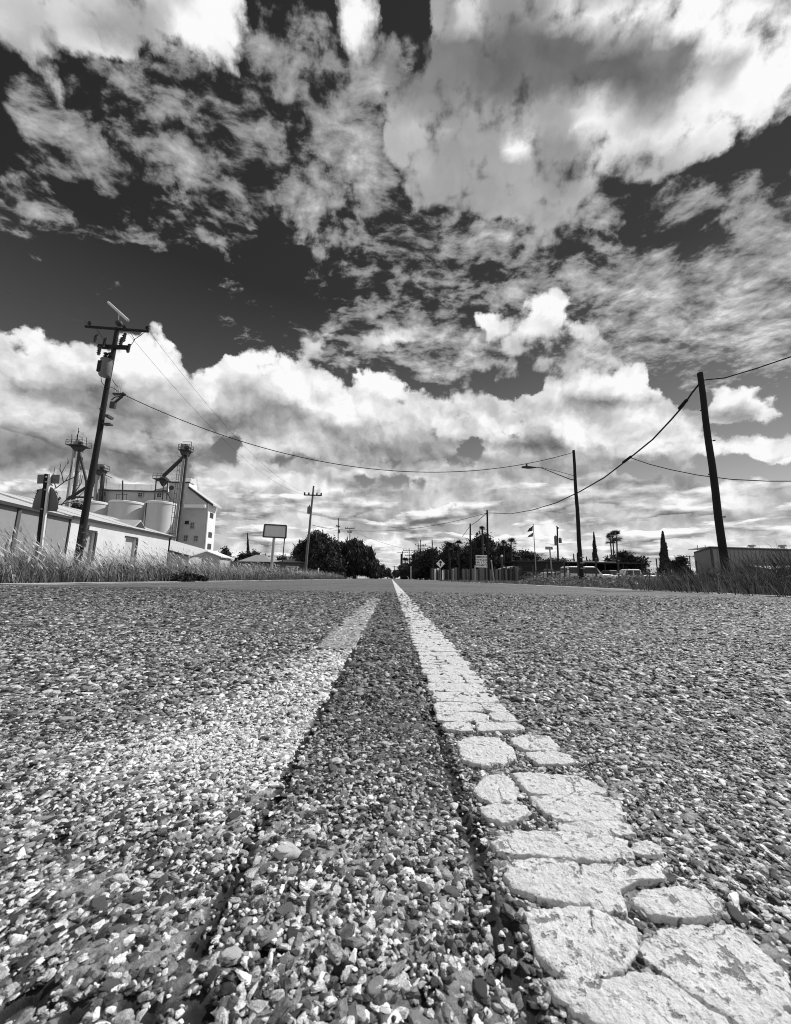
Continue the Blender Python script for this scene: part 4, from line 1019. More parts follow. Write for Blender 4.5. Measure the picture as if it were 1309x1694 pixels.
# low annex behind it
a0, a1 = at(249, 902, 34), at(322, 922, 36)
AX = thing('low_shed', Vector((a0.x, 34, -.12)), 'low lean-to shed with a dark eave between the long shed and the grain elevator', 'shed')
dx = a1.x - a0.x
b = MB(); b.prism([(0, 0, 0), (dx, 1, 0), (dx, 1, a1.z + .12), (0, 0, a0.z + .12)], (-.3, 3.0, 0)); b.build('wall', mat('annex_wall', .55, .85, .12, 1), AX)
b = MB(); b.prism([(-.2, -.3, a0.z + .12), (dx + .3, .7, a1.z + .12), (dx - .2, 4.8, a1.z + .9), (-.6, 4.0, a0.z + .9)], (0, 0, .1)); b.build('roof', m_roofs, AX)
b = MB(); b.beam((-.2, -.33, a0.z + .10), (dx + .3, .67, a1.z + .10), .06, .14); b.build('eave_board', m_darkmetal, AX)

# ------------------------------------------------------------------ grain elevator
YE = 80.0
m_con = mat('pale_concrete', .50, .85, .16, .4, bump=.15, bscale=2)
m_conw = mat('white_trim_lit_wall', .80, .85, .08, .25)  # white trim; on the side walls it paints in the sunlit white
m_silo = mat('silo_concrete', .62, .75, .20, .35, bump=.1, bscale=2, stretch=(1, 1, .25))
m_roofe = mat('light_tin_roof', .52, .5, .22, .6)
def E(px, py, Y=YE): return at(px, py, Y)
eo = E(343.5, 910); eb = Vector((eo.x, YE, -.12))
EL = thing('grain_elevator', eb, 'tall pale grain elevator house with small windows and a long roof gallery behind the silos', 'grain elevator')
def LE(px, py, Y=YE): return at(px, py, Y) - eb
zr_ = lambda p: Vector((p.x, p.y, 0))
face = [LE(279, 925), LE(336.5, 925), LE(343.5, 833), LE(313, 808), LE(312.5, 799), LE(280, 799)]
face[0].z = face[1].z = 0
b = MB(); b.prism(face, (0, 3.6, 0)); b.build('wall', m_con, EL)
# return wall with its sunlit white put into the colour, set proud so that it reads as its own plane
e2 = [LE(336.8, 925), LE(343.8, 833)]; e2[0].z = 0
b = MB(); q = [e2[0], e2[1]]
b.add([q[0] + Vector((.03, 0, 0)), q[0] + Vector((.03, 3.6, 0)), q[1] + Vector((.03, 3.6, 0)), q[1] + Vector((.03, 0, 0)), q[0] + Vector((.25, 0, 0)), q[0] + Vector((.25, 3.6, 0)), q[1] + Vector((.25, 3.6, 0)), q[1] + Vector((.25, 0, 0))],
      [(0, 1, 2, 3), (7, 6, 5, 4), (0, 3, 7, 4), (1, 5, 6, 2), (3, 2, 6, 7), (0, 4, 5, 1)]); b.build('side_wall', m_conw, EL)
r0, r1 = LE(312.6, 806.5), LE(353.5, 836.5)
b = MB(); b.prism([r0, r1, r1 + Vector((0, 0, .35)), r0 + Vector((0, 0, .35))], (0, 4.0, 0)); rf = b.build('roof', m_roofe, EL)
rf.location.y = -.2
b = MB(); b.beam(r0 + Vector((0, -.25, 0)), r1 + Vector((0, -.25, 0)), .12, .3); b.build('barge_board', m_darkmetal, EL)
# cupola roof
c0, c1, c2, c3 = LE(276, 797.5), LE(315, 798), LE(311, 788), LE(284, 788.5)
b = MB(); b.prism([c0, c1, c2 + Vector((0, 1.4, 0)), c3 + Vector((0, 1.4, 0))], (0, 2.0, .05)); b.build('cupola_roof', m_roofe, EL)
b = MB(); b.beam(c0 + Vector((0, -.1, 0)), c1 + Vector((0, -.1, 0)), .15, .22); b.build('cupola_eave', m_darkmetal, EL)
w0 = LE(313, 807); w1 = LE(313, 798)
b = MB(); b.add([w0 + Vector((.02, 0, 0)), w0 + Vector((.02, 3.4, 0)), w1 + Vector((.02, 3.4, 0)), LE(317, 787) + Vector((0, 1.7, 0)), w1 + Vector((.02, 0, 0))], [(0, 1, 2, 3, 4)]); b.build('cupola_side', m_conw, EL)  # sunlit side, whitened by its colour
def wbox(px0, py0, px1, py1, Y=YE, root=EL, mm=m_glass, name='window', mull=True, base=eb):
    p, q = at(px0, py1, Y) - base, at(px1, py0, Y) - base
    w, h = q.x - p.x, q.z - p.z; c = Vector(((p.x + q.x) / 2, p.y - .03, (p.z + q.z) / 2))
    b = MB(); b.box(c + Vector((0, .02, 0)), (w, .05, h)); wn_ = b.build(name, mm, root)
    b = MB(); t = .12
    b.box(c + Vector((0, -.03, -h / 2 - t / 2)), (w + .3, .14, t)); b.box(c + Vector((0, -.03, h / 2 + t / 2)), (w + .24, .1, t))
    b.box(c + Vector((-w / 2 - t / 2, -.03, 0)), (t, .1, h)); b.box(c + Vector((w / 2 + t / 2, -.03, 0)), (t, .1, h))
    if mull:
        b.box(c + Vector((0, -.02, 0)), (.05, .04, h)); b.box(c + Vector((0, -.022, 0)), (w, .04, .05))
    b.build('frame', mat('window_frame_grey', .5, .8, .1), wn_)
    return wn_
m_winpale = mat('pale_pane', .13, .3, .3, 2)  # panes in a paler tone than the dark glass
wbox(305.5, 861.5, 313.5, 867.5, mull=False); wbox(314.8, 864.5, 322, 874.5, mm=m_winpale)
wbox(303.8, 886, 311.3, 895, mm=m_winpale); wbox(320.5, 886.5, 328, 895.5, mm=m_winpale); wbox(301, 818, 304, 824.5, mull=False)
# windows on the lit side wall
for (px, py, hh) in ((347.2, 851, 10), (343.5, 883.5, 8), (341.2, 903, 8)):
    p = E(px, py); k = px
    xx = (LE(343.8, 833).x + (LE(336.8, 925).x - LE(343.8, 833).x) * (py - 833) / 92) + .27
    b = MB(); b.box((xx, 1.6, p.z + .12), (.04, 1.5, 1.15)); b.build('side_window', m_glass, EL)
b = MB(); p, q = LE(308.5, 841), LE(342.5, 836)
b.prism([p, LE(343, 841.5), LE(343, 836), LE(309.5, 836)], (0, -1.1, 0)); b.build('canopy', m_conw, EL)
b = MB(); b.lathe([(.5, -.06), (.5, .02)], LE(284, 807) + Vector((0, -.02, 0)), 20, axis='Y'); b.build('round_window', m_glass, EL)
b = MB(); b.lathe([(.62, -.02), (.62, .01)], LE(284, 807) + Vector((0, -.0, 0)), 20, axis='Y'); b.build('round_surround', mat('window_frame_grey'), EL)
# gallery (head house) running left behind the silos
g0, g1 = LE(158, 840, 79), LE(279, 840, 79); gt0, gt1 = LE(158, 810, 79), LE(279, 813.5, 79)
b = MB(); b.prism([g0, g1, gt1, gt0], (0, 4.5, 0)); b.build('gallery_wall', m_con, EL)
rr0, rr1 = LE(160, 800.5, 82), LE(276, 803, 82)
npan = 9
for i in range(npan):
    a, c = i / npan, (i + 1) / npan
    p, q = gt0.lerp(gt1, a), gt0.lerp(gt1, c); s_, t_ = rr0.lerp(rr1, a), rr0.lerp(rr1, c)
    up_ = Vector((0, 0, .04 * (i % 2))); f_ = Vector((0, -.35, -.05))
    b = MB(); b.prism([p + f_ + up_, q + f_ + up_, t_ + up_, s_ + up_], (0, 0, .12)); b.build('roof_panel', m_roofe, EL)
b = MB(); b.beam(gt0 + Vector((0, -.4, -.12)), gt1 + Vector((0, -.4, -.12)), .1, .22); b.build('gallery_eave', m_darkmetal, EL)
for (px, py) in ((172, 817.2), (232.5, 818.5), (264, 819.3)): wbox(px - 4, py - 3.2, px + 4, py + 3.2, Y=78.9, mull=True)
b = MB(); b.beam(LE(141, 925, 79), LE(141, 812, 79), .3); b.build('corner_post', m_metal, EL)

# silos: each one its own thing
def silo(px0, px1, ytop, yc, label):
    p0, p1 = at(px0, ytop + 4, yc), at(px1, ytop + 4, yc); r_ = (p1.x - p0.x) / 2; zt_ = at((px0 + px1) / 2, ytop, yc - r_).z
    S = thing('silo', Vector(((p0.x + p1.x) / 2, yc, -.12)), label, 'silo', 'concrete silos of the grain elevator')
    b = MB(); b.lathe([(r_, 0), (r_, zt_ - .35)], (0, 0, 0), 48); b.build('wall', m_silo, S, smooth=True)
    b = MB(); b.lathe([(r_ * 1.0, zt_ - .348), (r_ * 1.035, zt_ - .34), (r_ * 1.035, zt_ + .02), (r_ * .98, zt_ + .12)], (0, 0, 0), 48); b.build('rim', m_conw, S, smooth=True)
    b = MB(); b.lathe([(r_ * .97, zt_ + .121), (r_ * .5, zt_ + .25), (.3, zt_ + .3)], (0, 0, 0), 32); b.build('roof', m_con, S, smooth=True)
    return S, r_, zt_
S1, sr1, sz1 = silo(126, 179, 826.5, 77, 'left silo, half hidden by the tall transformer pole')
S2, sr2, sz2 = silo(187, 238.5, 827, 77, 'middle silo between two others, below the roof gallery')
S3, sr3, sz3 = silo(245.5, 291, 828, 77, 'right silo, next to the leg tower and the windowed house')
b = MB(); b.box((0, -sr2 * .2, sz2 + .35), (3.0, .8, .15)); b.box((.3, -sr2 * .2, sz2 + .45), (1.6, .8, .12)); b.build('hatch', m_darkmetal, S2)
def piperun(root, base, pts, r, name='pipe', m=m_metal):
    b = MB(); b.tube([Vector(p) - base for p in pts], r, 8); return b.build(name, m, root, smooth=True)
for S, px in ((S1, 182.5), (S2, 242)):
    bs = S.location; piperun(S, bs, [at(px, 832, 74.6), at(px - 5 + 2, 880, 74.6)], .10, m=m_darkmetal)
b = MB()
bs = S2.location
for (x, y0, y1) in ((197, 817, 827), (203, 815, 827), (209, 817, 827), (203, 795, 827), (193, 818, 827)): b.tube([at(x, y1, 74) - bs, at(x, y0, 74) - bs], .05 if y0 > 800 else .12, 6)
b.tube([at(192, 818, 74) - bs, at(212, 818, 74) - bs], .04, 6); b.build('roof_railing', m_darkmetal, S2)
piperun(S3, S3.location, [at(296, 838, 73), at(287.5, 905, 73)], .22, 'white_downpipe', m_conw)
piperun(S3, S3.location, [at(291, 836, 73), at(281.5, 905, 73)], .12, 'pipe')
piperun(S3, S3.location, [at(279, 882, 73), at(291, 882.5, 73)], .10, 'pipe', m_darkmetal)

# bucket-elevator legs with head platforms
def leg_tower(label, foot, head, Y, w, plat, braces, mast=None, cats='leg tower', ladder_side=-1, width2=.55):
    f, h = at(*foot, Y), at(*head, Y); bs = Vector((f.x, Y, -.12))
    T = thing('leg_tower', bs, label, cats, 'leg towers of the grain elevator')
    top = h - bs; bot = Vector((0, 0, 0))
    for s_ in (-1, 1):
        o = Vector((s_ * width2, 0, 0)); b = MB(); b.beam(bot + o, top + o, w, w); b.build('trunking', m_darkmetal if s_ > 0 else m_metal, T)
    b = MB(); n_ = 26; lo = Vector((ladder_side * (width2 + .75), 0, 0))
    for s_ in (-.22, .22): b.beam(bot + lo + Vector((s_, 0, 0)), top + lo + Vector((s_, 0, -2)), .06)
    for i in range(n_): 
        c = bot.lerp(top, i / n_) + lo; b.beam(c - Vector((.22, 0, 0)), c + Vector((.22, 0, 0)), .05)
    for i in range(0, n_, 3):
        c = bot.lerp(top, i / n_); b.beam(c, c + lo, .07); 
    b.build('ladder', m_darkmetal, T)
    px0, px1, py = plat; a, c = at(px0, py, Y) - bs, at(px1, py, Y) - bs; wd = c.x - a.x; cc = (a + c) / 2
    b = MB(); b.box(cc, (wd, wd * .8, .14)); b.prism([cc + Vector((-wd * .4, -.6, -.1)), cc + Vector((wd * .4, -.6, -.1)), cc + Vector((.5, -.6, -1.0)), cc + Vector((-.5, -.6, -1.0))], (0, 1.2, 0)); pf = b.build('platform', m_darkmetal, T)
    b = MB(); 
    for sx in (-1, -.33, .33, 1):
        for sy in (-1, 1):
            p = cc + Vector((sx * wd / 2, sy * wd * .4, 0)); b.beam(p, p + Vector((0, 0, 1.1)), .07)
    for sy in (-1, 1):
        for hz in (.55, 1.1): b.beam(cc + Vector((-wd / 2, sy * wd * .4, hz)), cc + Vector((wd / 2, sy * wd * .4, hz)), .06)
    for sx in (-1, 1):
        for hz in (.55, 1.1): b.beam(cc + Vector((sx * wd / 2, -wd * .4, hz)), cc + Vector((sx * wd / 2, wd * .4, hz)), .06)
    b.build('railing', m_darkmetal, pf)
    b = MB(); b.prism([cc + Vector((-.9, -.4, .1)), cc + Vector((.9, -.4, .1)), cc + Vector((.9, -.4, .8)), cc + Vector((.3, -.4, 1.3)), cc + Vector((-.5, -.4, 1.2)), cc + Vector((-.9, -.4, .7))], (0, .8, 0)); b.build('head_housing', m_metal, pf)
    b = MB(); b.lathe([(.28, -.4), (.3, 0), (.28, .4)], cc + Vector((wd * .25, -.6, .5)), 10, axis='X'); b.build('motor', m_darkmetal, pf)
    for pts, r_, nm in braces:
        b = MB(); b.tube([at(x, y, Y) - bs for x, y in pts], r_, 8); b.build(nm, m_darkmetal, T, smooth=True)
    if mast:
        b = MB()
        for pts in mast: b.tube([at(x, y, Y) - bs for x, y in pts], .07, 5)
        b.build('mast', m_darkmetal, T)
    return T
leg_tower('left leg tower with a railed crown platform and thin mast, above the route sign', (107, 905), (128, 741), 78, .42, (117, 143, 738.5), [([(131, 746), (144, 800)], .26, 'spout'), ([(144, 795), (143, 806), (112, 826)], .3, 'spout'), ([(112, 822), (155, 823)], .2, 'catwalk')],
          mast=[[(128, 730), (130, 708)], [(126, 735), (128, 720), (136, 724), (136, 735)], [(119, 737), (119, 718)], [(143, 735), (143, 724)], [(127, 722), (131, 713)]], ladder_side=1)
T2 = leg_tower('short leg tower half hidden behind the transformer pole', (157, 905), (167, 776), 78, .5, (160, 176, 778.5), [([(158, 788), (154, 806)], .12, 'spout'), ([(171, 795), (170, 827)], .08, 'spout')],
          mast=[[(171, 775), (179, 776)], [(175, 786), (186, 791)], [(165, 775), (170, 770)]], ladder_side=1)
T3 = leg_tower('right leg tower with a railed head platform, against the windowed house', (289.5, 905), (307.5, 748), 71, .34, (298.5, 316, 746), [([(306, 754), (270, 788)], .34, 'spout')],
          mast=[[(303, 731), (317, 731), (316, 745)], [(301, 733), (299, 742)]], width2=.28)
# distributor frame on the right silo
DF = S3
bs = S3.location
b = MB()
for (x0, y0, x1, y1) in ((258.5, 794, 256, 826.5), (271, 796, 269, 826.5), (277.5, 797, 276, 826.5), (278, 816, 282.5, 826.5), (257, 810, 278, 812), (258, 795, 280, 797)):
    b.beam(at(x0, y0, 73) - bs, at(x1, y1, 73) - bs, .16)
    if x0 < 280 and abs(x1 - x0) < 4: b.beam(at(x0, y0, 76) - bs, at(x1, y1, 76) - bs, .16)
b.build('support_frame', m_darkmetal, S3)
b = MB(); c = at(268, 793, 74.5) - bs; b.lathe([(.25, -1.0), (.9, .1), (.9, .5), (.5, .9), (.3, 1.0)], c + Vector((.4, 0, -.4)), 14); b.box(c + Vector((0, 0, -.1)), (2.4, 2.2, .12)); b.build('distributor', m_darkmetal, S3)
b = MB()
for sx in (-1.2, -.4, .4, 1.2): b.beam(c + Vector((sx, -1.1, 0)), c + Vector((sx, -1.1, 1.0)), .06)
b.beam(c + Vector((-1.2, -1.1, 1)), c + Vector((1.2, -1.1, 1)), .06); b.beam(c + Vector((-1.2, -1.1, .5)), c + Vector((1.2, -1.1, .5)), .06); b.build('frame_railing', m_darkmetal, S3)

# low white roofs right of the elevator
p0, p1 = at(336, 911, 60), at(364, 922, 60)
LR = thing('low_shed', Vector((p0.x, 60, -.12)), 'small shed with a white sloping roof edge at the right foot of the grain elevator', 'shed')
b = MB(); dx = p1.x - p0.x; b.prism([(-2.5, 0, 0), (dx, 0, 0), (dx, 0, p1.z + .1), (0, 0, p0.z + .1), (-2.5, 0, p0.z + .1)], (0, 4, 0)); b.build('wall', m_con, LR)
b = MB(); b.prism([(-2.6, -.3, p0.z + .12), (.05, -.3, p0.z + .12), (dx + .3, -.3, p1.z + .1), (dx + .3, -.3, p1.z + .25), (.05, -.3, p0.z + .3), (-2.6, -.3, p0.z + .3)], (0, 4.6, 0)); b.build('roof', m_white, LR)

# ------------------------------------------------------------------ billboard, house, fence, signs, flags
YB = 43.0
bb = at(449, 945, YB); bbs = Vector((bb.x, YB, -.12))
BB = thing('billboard', bbs, 'blank grey rectangular sign board on one thick pale post and one thin post', 'billboard')
def LB(px, py, dy=0): return at(px, py, YB) + Vector((0, dy, 0)) - bbs
q = [LB(438, 867.5), LB(474, 869.5), LB(473, 890), LB(435.5, 888)]
b = MB(); b.prism([p + Vector((0, .02, 0)) for p in q], (0, .10, 0)); b.build('panel', mat('blank_panel', .62, .7, .10, .8), BB)
b = MB()
for i in range(4): b.beam(q[i] + Vector((0, 0, 0)), q[(i + 1) % 4], .12, .14)
b.build('panel_frame', m_darkmetal, BB)
b = MB(); b.tube([LB(447.5, 950, .15), LB(453, 889, .15)], .16, 12); b.build('thick_post', mat('pale_post', .42, .7, .15, 2), BB, smooth=True)
b = MB(); b.tube([LB(465, 950, .15), LB(472, 872, .15)], .06, 8); b.build('thin_post', m_darkmetal, BB, smooth=True)

m_hroof = mat('asphalt_shingle', .26, .9, .25, 2); m_hwall = mat('stucco_wall', .22, .9, .12, .8)
def house(px0, px1, pxp, y_eave, y_peak, Y, label, hipw=.3, wall_bot=950, mw=m_hwall, gable=False, depth=7):
    a, c, p = at(px0, y_eave, Y), at(px1, y_eave, Y), at(pxp, y_peak, Y)
    bs = Vector((a.x, Y, -.12)); Hh = thing('house', bs, label, 'house')
    w, he, hp, xp = c.x - a.x, a.z + .12, p.z + .12, p.x - a.x
    b = MB(); b.box((w / 2, depth / 2, he / 2), (w - .6, depth - .6, he)); wl = b.build('wall', mw, Hh)
    if gable:
        b = MB(); b.prism([(.25, .25, he), (w - .25, .25, he), (xp, .25, hp - .1)], (0, .12, 0)); b.build('gable', mw, Hh)
        b = MB(); t = Vector((0, depth + .3, 0))
        b.prism([(-.3, -.3, he - .1), (xp, -.3, hp), (xp, -.3, hp + .14), (-.3, -.3, he + .04)], t); b.prism([(w + .3, -.3, he - .1), (xp, -.3, hp), (xp, -.3, hp + .14), (w + .3, -.3, he + .04)], t)
    else:
        b = MB(); y2 = depth / 2; h = w * hipw
        vs = [(-.4, -.4, he), (w + .4, -.4, he), (w + .4, depth + .4, he), (-.4, depth + .4, he), (xp - h / 2, y2, hp), (xp + h / 2, y2, hp)]
        b.add(vs, [(0, 1, 5, 4), (1, 2, 5), (2, 3, 4, 5), (3, 0, 4), (3, 2, 1, 0)])
    rf_ = b.build('roof', m_hroof, Hh)
    b = MB(); b.beam((-.4, -.43, he - .06), (w + .4, -.43, he - .06), .06, .16); b.build('fascia', m_darkmetal, rf_)
    return Hh, w, he
house(398, 448, 418, 929, 916, 62, 'low house with a light hipped roof at the left of the billboard posts')
H2, w2, he2 = house(448, 506, 495, 930, 921, 60, 'long low house with a dark eave behind the parked pickup', mw=mat('pale_stucco', .28, .9, .1, .8))
b = MB(); b.box((w2 * .65, -.0 + .27, 1.1), (3.0, .06, 2.0)); b.build('garage_door', m_winpale, H2)
house(842, 858, 850, 941, 938, 52, 'small pale gabled house at the end of the board fence', gable=True, mw=mat('pale_stucco', .38), depth=5)

# board fence, each board its own
f0, f1 = at(712, 955, 63), at(858, 962, 42)
FN = thing('board_fence', Vector((f0.x, 63, -.12)), 'weathered vertical board fence with uneven tops in front of the dark trees', 'fence')
m_boards = [mat('fence_board_%s' % n_, c_, .9, .35, 2, bump=.4, bscale=14, stretch=(6, 6, .5)) for n_, c_ in (('grey', .12), ('brown', .06), ('pale', .20), ('dark', .03))]
dvec = Vector((f1.x - f0.x, 42 - 63, 0)); Lf = dvec.length; du = dvec / Lf; ang = math.atan2(du.y, du.x)
random.seed(33); t_ = 0; bmesh_cache = {}
while t_ < Lf:
    w_ = random.uniform(.26, .34)
    h_ = 1.60 + .25 * (1 - t_ / Lf) + random.uniform(-.09, .09) + (.18 if int(t_ / 2.4) % 3 == 0 else 0)
    if not (abs(t_ - 4.2) < .8 or abs(t_ - 9.5) < .5):
        key = random.randrange(4)
        if key not in bmesh_cache:
            b = MB(); b.box((0, 0, .5), (.28, .03, 1)); o = b.build('board', random.choice(m_boards) if key else m_boards[0], FN); bmesh_cache[key] = o.data
        else:
            o = bpy.data.objects.new('board', bmesh_cache[key]); link(o, FN)
        p = du * t_ ; o.location = (p.x, p.y + random.uniform(-.03, .03), 0); o.scale = (w_ / .3, 1, h_); o.rotation_euler = (0, random.gauss(0, .012), ang)
    t_ += w_
for k in range(11):
    b = MB(); p = du * (Lf * k / 10); b.box((p.x + .12, p.y + .14, .95), (.12, .12, 1.9), rz=ang); b.build('post', m_boards[1], FN)
for z in (.4, 1.3):
    b = MB(); b.beam((0 + .08, .08, z), tuple(du * Lf + Vector((.08, .08, z))), .05, .1); b.build('rail', m_boards[1], FN)

# steel picket fence in front of the parked cars
s0, s1_ = at(846, 966, 33), at(944, 968, 22.5)
SF = thing('picket_fence', Vector((s0.x, 33, -.12)), 'low dark metal fence of thin posts in front of the parked cars', 'fence')
dv2 = Vector((s1_.x - s0.x, 22.5 - 33, 0)); n2 = 17
for k in range(n2 + 1):
    p = dv2 * (k / n2); big = k % 4 == 0
    b = MB(); b.tube([(p.x, p.y, 0), (p.x, p.y, 1.45 if big else 1.05)], .045 if big else .022, 6); b.build('post' if big else 'picket', m_darkmetal, SF)
for z in (.25, .98):
    b = MB(); b.beam((0, 0, z), (dv2.x, dv2.y, z), .03, .04); b.build('rail', m_darkmetal, SF)
# netting posts of the lot further back
for (px, yt, lab) in ((987, 925, 'dark yard post left of the camper shell'), (957, 928, 'thin yard post between the flag and the street light'), (1024, 928, 'tall dark yard post left of the white cab pickup')):
    p, t = at(px, 958, 34), at(px - 1, yt, 34)
    Q = thing('yard_post', Vector((p.x, 34, -.12)), lab, 'post', 'yard posts'); b = MB(); b.tube([(0, 0, 0), (t.x - p.x, 0, t.z + .12)], .07, 8); b.build('shaft', m_darkmetal, Q)
    b = MB(); b.lathe([(.08, 0), (.09, .04), (.02, .1)], (t.x - p.x, 0, t.z + .12), 8); b.build('cap', m_darkmetal, Q)
p, q_ = at(938, 929, 40), at(1019, 930, 44)
wire('yard_line', [p, q_], .035, 'pale horizontal line strung across the yard over the pickups', m=m_metal)
p, q_ = at(1008, 922, 44), at(1064, 922, 44)
# canopy shed behind the vehicles
p, q_ = at(938, 930, 58), at(1064, 928, 58); bs = Vector((p.x, 58, -.12))
CN = thing('carport', bs, 'dark open carport with a thin flat roof behind the white pickups', 'carport')
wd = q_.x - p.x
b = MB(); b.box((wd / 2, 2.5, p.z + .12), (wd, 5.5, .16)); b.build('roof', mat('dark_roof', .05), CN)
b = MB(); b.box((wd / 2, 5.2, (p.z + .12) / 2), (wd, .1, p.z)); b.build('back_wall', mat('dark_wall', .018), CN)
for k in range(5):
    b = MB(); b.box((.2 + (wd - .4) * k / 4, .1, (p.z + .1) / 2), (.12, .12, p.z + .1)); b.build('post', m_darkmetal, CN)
p, q_ = at(858, 929, 56), at(932, 926, 56); bs = Vector((p.x, 56, -.12)); wd = q_.x - p.x
WH = thing('dark_building', bs, 'low dark flat walled building behind the flagpole', 'building')
b = MB(); b.box((wd / 2, 3, (p.z + .12) / 2), (wd, 6, p.z + .12)); b.build('wall', mat('dark_stained_wall', .022, .8, .2, .6), WH)
b = MB(); b.box((wd / 2, 3, p.z + .2), (wd + .4, 6.4, .16)); b.build('roof', mat('dark_roof', .05), WH)
b = MB(); b.box((wd * .66, -.04, 1.6), (1.4, .06, .9)); b.build('window', m_winpale, WH)

# white truck sign
m_signw = mat('sign_white', .86, .6, .05, 2); m_ink = mat('sign_black_ink', .012, .6, .1)
YT = 31.0; p = at(797, 965, YT); bs = Vector((p.x, YT, -.12)); TS = thing('truck_sign', bs, 'white rectangular sign about commercial vehicles on a post in front of the board fence', 'road sign')
a, c = at(787.5, 938.5, YT) - bs, at(806, 918.5, YT) - bs
cx_, cz_, w_, h_ = (a.x + c.x) / 2, (a.z + c.z) / 2, c.x - a.x, c.z - a.z
b = MB(); b.box((cx_, 0, cz_), (w_, .02, h_)); pan = b.build('panel', m_signw, TS)
for k, tx in enumerate(('COMMERCIAL', 'VEHICLES', 'OVER 5 TONS', 'PROHIBITED')):
    text_part(tx, h_ * .225, (cx_, -.014, cz_ + h_ * (.34 - .227 * k)), (math.pi / 2, 0, 0), m_ink, pan, bold=.004)
for dx in (-.2, .25):
    b = MB(); b.beam((cx_ + dx, .05, 0), (cx_ + dx, .05, cz_ + h_ / 2 - .02), .07); b.build('post', m_darkmetal, TS)
# diamond sign
YD = 46.0; p = at(730, 962, YD); bs = Vector((p.x, YD, -.12)); DS = thing('warning_sign', bs, 'diamond shaped warning sign with a black symbol on a thin post', 'road sign')
c = at(729, 932.5, YD) - bs; hd = 7.0 / 612 * YD
b = MB(); b.prism([(c.x - hd, 0, c.z), (c.x, 0, c.z - hd), (c.x + hd, 0, c.z), (c.x, 0, c.z + hd)], (0, .02, 0)); pan = b.build('panel', m_signw, DS)
b = MB(); b.lathe([(.16, -.012), (.16, -.004)], Vector((c.x, -.01, c.z + .17)), 8, axis='Y'); b.build('symbol_disc', m_ink, pan)
b = MB(); b.prism([(c.x - .05, -.012, c.z - .32), (c.x + .05, -.012, c.z - .32), (c.x + .05, -.012, c.z - .10), (c.x + .13, -.012, c.z - .10), (c.x, -.012, c.z + .02), (c.x - .13, -.012, c.z - .10), (c.x - .05, -.012, c.z - .10)], (0, .008, 0)); b.build('symbol_arrow', m_ink, pan)
b = MB(); b.beam((c.x, .05, 0), (c.x, .05, c.z + .2), .06); b.build('post', m_metal, DS)
b = MB(); pq = at(725, 941.5, YD) - bs; b.box((pq.x, .0, pq.z), (.28, .02, .26)); b.build('small_plate', m_signw, DS)
b = MB(); pq = at(732.5, 952, YD) - bs; b.box((pq.x, -.1, .75), (.18, .03, 1.3)); b.build('marker', m_signw, DS)
def marker(px, y0, y1, Y, label, w=.1, m=m_signw, lean=0, name='marker_post', capm=None, group='marker posts along the verge'):
    p, t = at(px, y0, Y), at(px + lean, y1, Y); Q = thing(name, Vector((p.x, Y, -.10)), label, 'post', group)
    b = MB(); b.tube([(0, 0, 0), (t.x - p.x, 0, t.z + .10)], w / 2, 7); b.build('shaft', m, Q)
    b = MB(); b.lathe([(w * .6, 0), (w * .6, w * .8), (w * .2, w * 1.2)], (t.x - p.x, 0, t.z + .10), 7); b.build('cap', capm or m, Q)
marker(818, 966, 929, 29, 'pale leaning post right of the dark utility pole', .1, m_metal, -5)
marker(831.5, 966, 921.5, 28, 'dark post with a small white cap at the fence end', .14, m_darkmetal, -1, capm=m_white)
marker(720, 958, 944, 60, 'white post at the left end of the board fence', .22, m_signw)
marker(786, 962, 938, 40, 'short pale post left of the truck sign', .16, m_metal)
marker(750, 960, 944, 52, 'pale post in the middle of the board fence', .2, m_metal)
for px, yt, Y, lab in ((527, 942, 52, 'pale marker post in the weeds under the big round tree'), (568, 947, 62, 'white roadside post before the drooping tree'), (587, 950, 70, 'small white post with its twin before the drooping tree'), (592, 951, 72, 'small white post, right one of the twin posts'), (605, 948, 80, 'thin white post below the right edge of the drooping tree'), (680, 938, 95, 'pale post below the shaggy palm'), (692, 949, 90, 'short white post at the left foot of the dark tree row')):
    marker(px, 955, yt, Y, lab, .16)
# street name sign
YN = 27.0; p = at(909, 964, YN); bs = Vector((p.x, YN, -.12)); NS = thing('name_sign', bs, 'dark narrow name plate with pale lettering on a tall thin post', 'sign')
a, c = at(902.5, 909, YN) - bs, at(914.5, 904.5, YN) - bs
b = MB(); b.box(((a.x + c.x) / 2, 0, (a.z + c.z) / 2), (c.x - a.x, .03, c.z - a.z)); pan = b.build('plate', mat('sign_dark', .03, .5), NS)
text_part('E CLAY', (c.z - a.z) * .8, ((a.x + c.x) / 2, -.02, (a.z + c.z) / 2), (math.pi / 2, 0, 0), m_signw, pan, bold=.003)
b = MB(); b.tube([((a.x + c.x) / 2 + .15, 0, 0), ((a.x + c.x) / 2 + .05, 0, a.z)], .05, 8); b.build('post', m_metal, NS)
